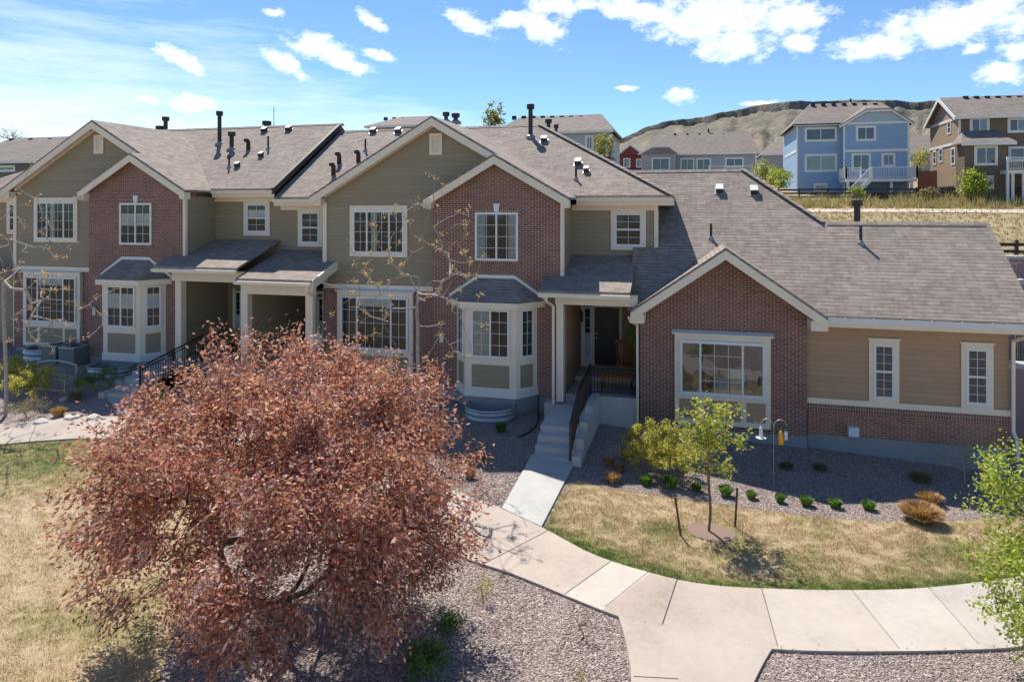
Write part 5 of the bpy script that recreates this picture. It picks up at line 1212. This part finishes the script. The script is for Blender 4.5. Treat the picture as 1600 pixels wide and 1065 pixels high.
# deck
zd=hz(1370,279,YB-4); dx0,dx1=hx(1322,YB-4),hx(1433,YB-4)
b=MB(); b.box(dx0,dx1,YB-4,YB-1,zd-.3,zd); dk=b.build('balcony',DWHITE,t)
def deckrail(par,a,c,h=1.05,mat=DWHITE,sp=.14):
    a=Vector(a); c=Vector(c); U=Vector((0,0,1)); b=MB(); b.bar(a+U*h,c+U*h,.12,.07); b.bar(a+U*.12,c+U*.12,.06,.06); L=(c-a).length; n=int(L/sp)
    for k in range(n+1): p=a.lerp(c,k/n); b.bar(p+U*.1,p+U*h,.035,.035)
    m_=max(1,int(L/2.2))
    for k in range(m_+1): p=a.lerp(c,k/m_); b.bar(p,p+U*(h+.08),.13,.13)
    return b.build('balcony_railing',mat,par)
sx1=hx(1362,YB-4); deckrail(dk,(dx0,YB-4,zd),(hx(1345,YB-4),YB-4,zd)); deckrail(dk,(sx1,YB-4,zd),(dx1,YB-4,zd)); deckrail(dk,(dx1,YB-4,zd),(dx1,YB-1,zd)); deckrail(dk,(dx0,YB-4,zd),(dx0,YB-1,zd))
for x in (hx(1393,YB-3.9),hx(1425,YB-3.9),hx(1325,YB-3.9)): MB().box(x-.1,x+.1,YB-3.9,YB-3.7,zb,zd-.3).build('balcony_post',DWHITE,dk)
b=MB(); sa=(hx(1358,YB-4.6),YB-4.5,zd); sb=(hx(1306,YB-4.6),YB-4.5,zd-3.2)
for yy in (0,1): b.bar((sa[0],sa[1]+yy*.9-.5,sa[2]-.2),(sb[0],sb[1]+yy*.9-.5,sb[2]-.2),.08,.32)
for k in range(14): f=(k+.5)/14; x=sa[0]+(sb[0]-sa[0])*f; z=sa[2]+(sb[2]-sa[2])*f; b.box(x-.14,x+.14,sa[1]-.5,sa[1]+.4,z-.04,z)
st_=b.build('outside_stairs',DWHITE,t); deckrail(st_,(sa[0],sa[1]-.55,sa[2]),(sb[0],sb[1]-.55,sb[2]),.95)
# brown house
YN=70.5; t=thing('brown_house','brown two-tone house with a rear deck at the right edge of the photo','house',(hx(1530,YN),75,hz(1530,297,YN)))
zb=6.5; x0=hx(1499,YN); x1=hx(1720,YN); ze=hz(1530,181,YN)
MB().box(x0,x1,YN,YN+7.7,zb,ze).build('wall',BROWN,t)
b=MB(); yp=YN+3.85; zp=hz(1468,150,yp)  # gable flank on the left side
b.prism([(x0-.06,YN,zb),(x0-.06,YN+7.7,zb),(x0-.06,YN+7.7,ze),(x0-.06,yp,zp-.25),(x0-.06,YN,ze)],(.05,0,0)); b.build('flank_wall',BROWNL,t)
zp=ze+ (hz(1520,151,yp)-ze)*1.0
b=MB(); b.prism([(x0-.5,YN-.5,ze-.05),(x1,YN-.5,ze-.05),(x1,yp,zp),(x0-.5,yp,zp)],(0,0,-.12)); b.prism([(x0-.5,yp,zp),(x1,yp,zp),(x1,YN+8.2,ze-.05),(x0-.5,YN+8.2,ze-.05)],(0,0,-.12)); b.build('roof',SHINGF,t)
b=MB(); b.prism([(x0-.56,YN-.5,ze-.05),(x0-.56,yp,zp),(x0-.56,yp,zp-.35),(x0-.56,YN-.5,ze-.4)],(.06,0,0)); b.prism([(x0-.56,yp,zp),(x0-.56,YN+8.2,ze-.05),(x0-.56,YN+8.2,ze-.4),(x0-.56,yp,zp-.35)],(.06,0,0)); b.box(x0-.5,x1,YN-.58,YN-.5,ze-.3,ze-.02)
for zz in (hz(1490,190,YN+3),hz(1490,226,YN+2)): b.box(x0-.12,x0-.06,YN,YN+7.7,zz-.12,zz+.12)
b.box(x0-.08,x0+.1,YN-.06,YN,zb,ze); b.build('trim',DWHITE,t)
bwin(t,1515,1546,183,210,YN); bwin(t,1574,1606,183,208,YN); bx0=hx(1507,YN-2); bx1=hx(1574,YN-2); zt2=hz(1540,224,YN-2)
MB().box(bx0,bx1,YN-2,YN,zb,zt2).build('wall_bay',BROWN,t); bwin(t,1522,1559,227,259,YN-2); bwin(t,1540,1553,274,296,YN-2,1)
b=MB(); b.prism([(bx0-.4,YN-2.5,zt2+.1),(bx1+.5,YN-2.5,zt2+.1),(bx1-.4,YN,zt2+1.35),(bx0+.5,YN,zt2+1.35)],(0,0,-.12)); b.prism([(bx0-.4,YN-2.5,zt2+.1),(bx0+.5,YN,zt2+1.35),(bx0-.4,YN,zt2+.1)],(0,0,-.12)); b.build('lower_roof',SHINGF,t); MB().box(bx0-.4,bx1+.5,YN-2.6,YN-2.51,zt2-.2,zt2+.08).build('trim',DWHITE,t)
bwin(t,1575,1625,228,253,YN,2)
b=MB()
for (y_,za,zb_) in ((2.5,190,210),(3.2,247,265)): pass
for yy,pz in ((YN+2.2,(190,208)),(YN+1.2,(232,256)),(YN+4.4,(232,252)),(YN+6.2,(236,256))):
    c0=hz(1490,pz[1],yy); c1=hz(1490,pz[0],yy); window(t,frame_m((x0-.065,yy+.5,c0),(0,-1,0),(-1,0,0)),.8,c1-c0,[(0,1,.5,1,1,1),(0,1,0,.5,1,1)],casing=.1,glass=GLASSF,back=ROOM,cmat=DWHITE)
zd=hz(1580,266,YN-3); xd=hx(1570,YN-3); dk=MB().box(xd,x1,YN-3.5,YN,zd-.3,zd).build('balcony',DWHITE,t); deckrail(dk,(xd,YN-3.5,zd),(x1,YN-3.5,zd))
for px in (1575,1583,1600): x=hx(px,YN-3.4); MB().box(x-.1,x+.1,YN-3.4,YN-3.2,zb,zd-.3).build('balcony_post',DWHITE,dk)
vents(t,1500,1600,6,151,yp-.3)
# long grey house in the centre distance
YG=118; t=thing('grey_house','long low grey house with white patio doors left of the blue house','house',(hx(1090,YG),122,hz(1090,275,YG)))
x0,x1=hx(1006,YG),hx(1182,YG); ze=hz(1090,240,YG); MB().box(x0,x1,YG,YG+14,10,ze).build('wall',GREY,t)
xm=hx(1056,YG-1.5); MB().box(x0-.3,xm,YG-1.5,YG,10,ze).build('wall_bay',GREY,t)
yr_=YG+7; zr_=hz(1100,207,yr_); b=MB(); b.prism([(x0-.6,YG-.6,ze),(x1+.6,YG-.6,ze),(hx(1170,yr_),yr_,zr_),(hx(1030,yr_),yr_,zr_)],(0,0,-.2)); b.prism([(x1+.6,YG-.6,ze),(x1+.6,YG+15,ze),(hx(1170,yr_),yr_,zr_)],(0,0,-.2)); b.prism([(x0-.6,YG+15,ze),(x0-.6,YG-.6,ze),(hx(1030,yr_),yr_,zr_)],(0,0,-.2))
a_,c_=hx(1020,YG-2),hx(1045,YG-2); zc=hz(1030,229,YG-2); b.prism([(x0-.7,YG-2,ze),(a_,YG-2,zc),(c_,YG-2,zc),(xm+.4,YG-2,ze),(xm+.4,YG+3,ze),(c_,YG+3,zc+1),(a_,YG+3,zc+1),(x0-.7,YG+3,ze)][:4],(0,2.5,0)); b.build('roof',SHINGF,t)
b=MB(); rake_board(b,(x0-.8,YG-2.1,ze+.05),(a_,YG-2.1,zc+.15),.3,.08); rake_board(b,(a_,YG-2.1,zc+.15),(c_,YG-2.1,zc+.15),.3,.08); rake_board(b,(c_,YG-2.1,zc+.15),(xm+.5,YG-2.1,ze+.05),.3,.08); b.box(xm,x1+.6,YG-.7,YG-.6,ze-.25,ze); b.box(x1-.2,x1,YG-.06,YG,10,ze); b.build('trim',DWHITE,t)
bwin(t,1018,1047,246,267,YG-1.5); bwin(t,1063,1085,247,269,YG); bwin(t,1088,1111,247,269,YG); bwin(t,1133,1162,246,262,YG); vents(t,1045,1160,6,209,yr_-.5); p=atY(1107,205,yr_); vent_pipe(t,(p.x,p.y,p.z-.5),.9,.15)
zd=hz(1150,270,YG-4); dk=MB().box(hx(1108,YG-4),hx(1183,YG-4),YG-4,YG,zd-.4,zd).build('balcony',DWHITE,t); deckrail(dk,(hx(1108,YG-4),YG-4,zd),(hx(1183,YG-4),YG-4,zd),1.1,DWHITE,.3)
# generic far houses (gabled or hipped boxes with real openings)
def farhouse(label,name,px0,px1,pe,pr,Y,depth,wallm,wins,hip=True,zb=8,nv=5,gable=None,sh=.25):
    x0,x1=hx(px0,Y),hx(px1,Y); xm=(px0+px1)/2; ze=hz(xm,pe,Y); t=thing(name,label,'house',((x0+x1)/2,Y+depth/2,zb)); yr_=Y+depth/2; zr_=hz(xm,pr,yr_)
    MB().box(x0,x1,Y,Y+depth,zb,ze).build('wall',wallm,t); b=MB(); i=(x1-x0)*sh if hip else -.5; o=.5
    b.prism([(x0-o,Y-o,ze),(x1+o,Y-o,ze),(x1-i,yr_,zr_),(x0+i,yr_,zr_)],(0,0,-.2)); b.prism([(x0-o,Y+depth+o,ze),(x0+i,yr_,zr_),(x1-i,yr_,zr_),(x1+o,Y+depth+o,ze)],(0,0,-.2))
    if hip: b.prism([(x1+o,Y-o,ze),(x1+o,Y+depth+o,ze),(x1-i,yr_,zr_)],(0,0,-.2)); b.prism([(x0-o,Y+depth+o,ze),(x0-o,Y-o,ze),(x0+i,yr_,zr_)],(0,0,-.2))
    else:
        b2=MB(); b2.prism([(x1,Y,ze),(x1,Y+depth,ze),(x1,yr_,zr_-.2)],(-.2,0,0)); b2.prism([(x0,Y,ze),(x0,Y+depth,ze),(x0,yr_,zr_-.2)],(.2,0,0)); b2.build('gable_wall',wallm,t)
    b.build('roof',SHINGF,t); MB().box(x0-o,x1+o,Y-o-.08,Y-o,ze-.25,ze).build('trim',DWHITE,t)
    for w in wins: bwin(t,*w,Y)
    if nv: vents(t,px0+(px1-px0)*sh,px1-(px1-px0)*sh,nv,pr+1,yr_-.4)
    return t
farhouse('pale blue grey house with a wide hipped roof behind the roof of the middle townhouse','pale_house',775,951,206,181,64,10,GREYB,[(914,928,211,236)],sh=.12,nv=9)
farhouse('grey roofed house peeking over the ridge just left of the big siding gable','hidden_house',578,668,196,183,74,11,GREY,[],sh=.2,nv=4)
farhouse('low house with a brown roof and vents at the far left behind the left townhouse','left_house',-60,98,252,216,52,11,DGREY,[(-6,24,258,269)],sh=.02,nv=5,hip=False)
t=farhouse('small maroon house with a white trimmed double gable between tree and grey house','maroon_house',967,1004,240,228,150,12,MAROON,[(974,985,247,262),(994,1003,248,262)],hip=False,nv=0,zb=10)
b=MB(); Y=149; xa,xc,xb=hx(966,Y),hx(985,Y),hx(1004,Y); z0,z1=hz(985,242,Y),hz(985,226,Y); b.prism([(xa,Y,z0),(xb,Y,z0),(xc,Y,z1)],(0,1,0)); b.build('gable',MAROON,t)
b=MB(); rake_board(b,(xa-.8,Y-.3,z0-.2),(xc,Y-.3,z1+.3),.5,.2); rake_board(b,(xc,Y-.3,z1+.3),(xb+.8,Y-.3,z0-.2),.5,.2); b.build('rake_fascia',DWHITE,t)
farhouse('distant grey gabled house between the long grey house and the blue house','distant_house',1192,1240,241,222,150,14,GREY,[],sh=.42,nv=0,zb=11)
farhouse('distant brown roofed house between the blue and the brown house','distant_house',1424,1475,238,212,150,14,GREY,[],sh=.1,nv=0,zb=11)
# cedar fence + deck between blue and brown house
x0=hx(1434,74); x1=hx(1462,74); t=thing('wood_fence','short reddish cedar privacy fence between the blue and the brown house','fence',(x0,74,8.4)); b=MB()
x=x0
while x<x1: b.box(x,x+.13,74,74.03,8.2,hz(1448,267,74)+.03*math.sin(x*9)); x+=.14
b.build('pickets',FENCEW,t); MB().box(x0,x1,74.03,74.1,9.4,9.5).build('rails',FENCEW,t)
# background trees and shrubs
def bgtree(name,label,px,py_top,py_base,wpx,Y,leafm,leaf,n,low=-.9,cat='tree',zb=None,seed=1,twigs=90,bias=.45):
    c=atY(px,py_base,Y); top=atY(px,py_top,Y).z; D=-c.x*sn+Y*cs; w=wpx/FPX*D/2; z0=g(c.x,Y) if zb is None else zb; zc=atY(px,(py_top+py_base)/2,Y).z
    rz=(top-atY(px,py_base,Y).z)/2
    tg=crown_points(twigs,(c.x,Y,zc),(w*.85,w*.85,rz*.88),bias,.35,12,low,seed=seed)
    t=thing(name,label,cat,(c.x,Y,z0)); st=[np.array((c.x,Y,z0-.1)),np.array((c.x,Y,max(z0+.1,zc-rz*.8)))]
    A,par,tips=grow(None,tg,st,rz*.25); V,F,r=skeleton_mesh(A,par,.02,.2); npmesh('trunk',V,F,BARKY,t)
    cand=np.arange(2,len(A)); idx=rng.choice(cand,n); C=A[idx]+rng.normal(size=(n,3))*w*.11; V,F=leafquads(C,leaf,leaf*.55,.4,0); npmesh('crown',V,F,leafm,t)
L_OLV=leafmat('olive_leaf',[(0,(.20,.24,.04)),(.6,(.34,.36,.07)),(1,(.46,.44,.12))],.4)
bgtree('background_tree','dense yellow green tree between the pale house and the maroon house',944,208,262,34,62,L_OLV,.22,1500,seed=2)
bgtree('background_tree','feathery yellow green tree top over the ridge of the middle townhouse',772,160,215,36,66,L_OLV,.26,1200,seed=3,twigs=90)
bgtree('background_tree','pale bare willow behind the fence between the blue and the brown house',1437,232,268,34,95,L_YG,.25,600,seed=4)
bgtree('background_tree','faint thin tree over the left house roof at the left edge',15,196,222,60,75,L_OLV,.2,260,seed=5,twigs=60)
bgtree('shrub','round green shrub left of the blue house, darker one',1216,262,298,44,72,L_GRN,.22,1300,cat='shrub',seed=6)
bgtree('shrub','yellow green shrub behind the darker one left of the blue house',1196,250,285,44,84,L_OLV,.24,1100,cat='shrub',seed=7)
bgtree('shrub','large round green shrub before the brown house behind the long rail fence',1523,266,308,58,67.5,L_GRN,.22,1900,cat='shrub',seed=8)
bgtree('shrub','low green shrub at the fence before the stairs of the blue house',1340,292,306,26,69,L_GRN,.2,400,cat='shrub',seed=9)
bgtree('shrub','low dark shrub at the fence between the blue and the brown house',1450,293,308,34,68,L_DULL,.2,400,cat='shrub',seed=10)
# far antenna
p=atY(428,196,60); 
b=MB(); b.tube([(p.x,60,g(p.x,60)),(p.x,60,atY(428,167,60).z)],.04,5); b.tube([(p.x,60,g(p.x,60)),(p.x,60,g(p.x,60)+3)],.08,6); o=b.build('antenna_mast',METAL)
for v in o.data.vertices: v.co-=Vector((p.x,60,0))
o.location=(p.x,60,0); tag(o,'thin antenna mast rising behind the roof of the left townhouse','antenna')
# ---------------- mesa ----------------
rim=[(300,262),(560,258),(700,250),(860,236),(950,226),(966,217),(985,208),(1010,197),(1050,187),(1100,180),(1150,170),(1190,161),(1250,155),(1330,154),(1400,153),(1430,156),(1455,155),(1520,160),(1620,168),(1900,190),(2300,230)]
pxs=np.arange(300,2300,5.); nr=90
def nz(x,y,s): 
    from mathutils import noise as N
    return N.fractal(Vector((x*s,y*s,3.3)),1.,2.1,6)
V=[]
for px in pxs:
    d=ray(px,YH); d2=Vector((d.x,d.y)); 
    ry=lerp_tab(rim,px)+2.2*nz(px,0,.013)+1.2*nz(px,5,.05)
    R1=1500+130*nz(px,9,.006); top=HC+(YH-ry)/FPX*R1
    for k in range(nr):
        f=k/(nr-1)
        if f<.8:
            q=f/.8; D=700+(R1-700)*q; h=26+(top*.885-26)*(q**1.4)
            gul=nz(px*1.0,D*.02,.022)*1.0; gul=abs(gul); h+= -gul*60*math.sin(min(q*1.05,1)*math.pi)**.8+ nz(px,D*.1,.06)*7*q
            h+=8*q*(1 if (q+.04*nz(px,2,.03))>.74 else 0)
        elif f<.88: q=(f-.8)/.08; D=R1+14*q; cl=.885+.115*q**.8; h=top*cl+nz(px,D*.3,.25)*3*(1-q)
        else: q=(f-.88)/.12; D=R1+14+900*q; h=top-6*q+nz(px,D*.02,.03)*1.5*(1-q)
        V.append((d2.x*D,d2.y*D,h))
n=len(pxs); i,j=np.meshgrid(np.arange(n-1),np.arange(nr-1)); a=(i*nr+j).ravel()
m,nt,bs=newmat('mesa_ground'); o=tc(nt); ge=nt.nodes.new('ShaderNodeNewGeometry'); sx=nt.nodes.new('ShaderNodeSeparateXYZ'); nt.links.new(ge.outputs['True Normal'],sx.inputs[0])
steep=ramp(nt,math_(nt,'ADD',sx.outputs[2],math_(nt,'MULTIPLY',math_(nt,'SUBTRACT',noise(nt,o,.03,5,.7),.5),.35)),[(.30,1),(.46,0)])
n1=noise(nt,o,.012,7,.7); n2=noise(nt,o,.11,4,.7)
soil=ramp(nt,math_(nt,'ADD',math_(nt,'MULTIPLY',n1,.55),math_(nt,'MULTIPLY',n2,.45)),[(.35,(.07,.072,.052)),(.47,(.155,.135,.10)),(.56,(.25,.205,.15)),(.70,(.33,.27,.195))])
rockc=ramp(nt,noise(nt,o,.08,6,.75,stretch=(1,1,2.5)),[(.35,(.055,.06,.075)),(.6,(.15,.145,.15)),(.8,(.27,.24,.2))])
nt.links.new(mixc(nt,steep,soil,rockc),bs.inputs['Base Color']); bs.inputs['Roughness'].default_value=.95; bump(nt,bs,n2,6.)
o=npmesh('mesa_hill',np.array(V),np.stack([a,a+nr,a+nr+1,a+1],1),m,smooth=False); struct(o)
# ---------------- sky ----------------
nt=W.node_tree; bg=nt.nodes['Background']; bg.inputs[1].default_value=SKY_STRENGTH
sk=nt.nodes.new('ShaderNodeTexSky'); sk.sky_type='NISHITA'; sk.sun_disc=False; sk.sun_elevation=elev; sk.sun_rotation=azim; sk.altitude=1700; sk.air_density=1.; sk.dust_density=.25; sk.ozone_density=2.2
gen=nt.nodes.new('ShaderNodeTexCoord').outputs['Generated']; sp=nt.nodes.new('ShaderNodeSeparateXYZ'); nt.links.new(gen,sp.inputs[0])
az=math_(nt,'ARCTAN2',sp.outputs[0],sp.outputs[1]); el=math_(nt,'ARCSINE',sp.outputs[2])
cv=nt.nodes.new('ShaderNodeCombineXYZ'); nt.links.new(az,cv.inputs[0]); nt.links.new(el,cv.inputs[1]); ae=cv.outputs[0]
def azel(px,py): d=ray(px,py).normalized(); return math.atan2(d.x,d.y),math.asin(d.z)
clouds=[(1125,28,135,40,.0),(1150,68,75,26,0),(1235,25,60,28,0),(1480,40,150,36,0),(1380,70,85,24,0),(1530,20,80,26,0),(1565,112,45,18,0),(1590,80,30,14,0),(1060,151,26,13,0),(735,32,52,15,-18),(840,40,45,24,-25),(800,30,30,16,0),(1000,15,110,18,-15),(278,90,48,14,-24),(440,95,44,16,-30),(500,76,62,20,-16),(540,100,45,14,-10),(595,88,26,8,-12),(292,162,42,14,0),(235,160,26,7,0),(580,32,25,12,-35),(430,20,18,8,0),(870,8,60,16,0),(920,6,50,10,0),(1185,160,30,5,0),(982,137,20,4,0),(1528,78,26,8,0),(30,30,1,1,0),(1250,70,22,16,0)]
m_=None
warp=noise(nt,ae,14,3,.6,out=1)
wv=nt.nodes.new('ShaderNodeVectorMath'); wv.operation='MULTIPLY_ADD'; nt.links.new(warp,wv.inputs[0]); wv.inputs[1].default_value=(.035,.022,0); wv.inputs[2].default_value=(-.0175,-.011,0)
wa=nt.nodes.new('ShaderNodeVectorMath'); wa.operation='ADD'; nt.links.new(ae,wa.inputs[0]); nt.links.new(wv.outputs[0],wa.inputs[1]); aew=wa.outputs[0]
for (px,py,rx,ry,rot) in clouds:
    a0,e0=azel(px,py); kx=rx/FPX/(1+((px-800)/FPX)**2); ky=ry/FPX/math.sqrt(1+((px-800)/FPX)**2)
    mp=nt.nodes.new('ShaderNodeMapping'); mp.vector_type='TEXTURE'; mp.inputs['Location'].default_value=(a0,e0,0); mp.inputs['Rotation'].default_value=(0,0,R(rot)); mp.inputs['Scale'].default_value=(kx*1.15,ky*1.2,1); nt.links.new(aew,mp.inputs[0])
    ln=nt.nodes.new('ShaderNodeVectorMath'); ln.operation='LENGTH'; nt.links.new(mp.outputs[0],ln.inputs[0]); v=math_(nt,'SUBTRACT',1,ln.outputs['Value'])
    m_=v if m_ is None else math_(nt,'MAXIMUM',m_,v)
m_=math_(nt,'MAXIMUM',m_,-.9)
fb=noise(nt,ae,38,9,.68,stretch=(1,1.7,1)); fb2=noise(nt,ae,9,3,.5,stretch=(1,1.6,1))
den=math_(nt,'ADD',m_,math_(nt,'MULTIPLY',math_(nt,'SUBTRACT',math_(nt,'ADD',math_(nt,'MULTIPLY',fb,.75),math_(nt,'MULTIPLY',fb2,.25)),.5),2.5))
cl=ramp(nt,den,[(.06,0),(.40,.5),(.95,1)])
# thin cirrus low in the left
ci=noise(nt,ae,5,7,.62,stretch=(.8,5.5,1)); a0,e0=azel(200,170)
mp=nt.nodes.new('ShaderNodeMapping'); mp.vector_type='TEXTURE'; mp.inputs['Location'].default_value=(a0-.12,e0-.03,0); mp.inputs['Rotation'].default_value=(0,0,R(-6)); mp.inputs['Scale'].default_value=(.75,.19,1); nt.links.new(ae,mp.inputs[0])
ln=nt.nodes.new('ShaderNodeVectorMath'); ln.operation='LENGTH'; nt.links.new(mp.outputs[0],ln.inputs[0])
cir=math_(nt,'MULTIPLY',ramp(nt,math_(nt,'ADD',math_(nt,'MULTIPLY',ci,1.0),math_(nt,'MULTIPLY',math_(nt,'SUBTRACT',1,ln.outputs['Value']),.55)),[(.54,0),(1.10,.62)]),1.)
shade=ramp(nt,math_(nt,'ADD',math_(nt,'MULTIPLY',fb,.6),math_(nt,'MULTIPLY',den,.5)),[(.25,(7.0,7.8,9.2)),(.7,(10.8,11.1,11.5))])
cm=mixc(nt,cir,mixc(nt,1.,sk.outputs[0],(.80,.98,1.10),'MULTIPLY'),(8.4,9.2,10.1)); cm=mixc(nt,cl,cm,shade); nt.links.new(cm,bg.inputs[0])
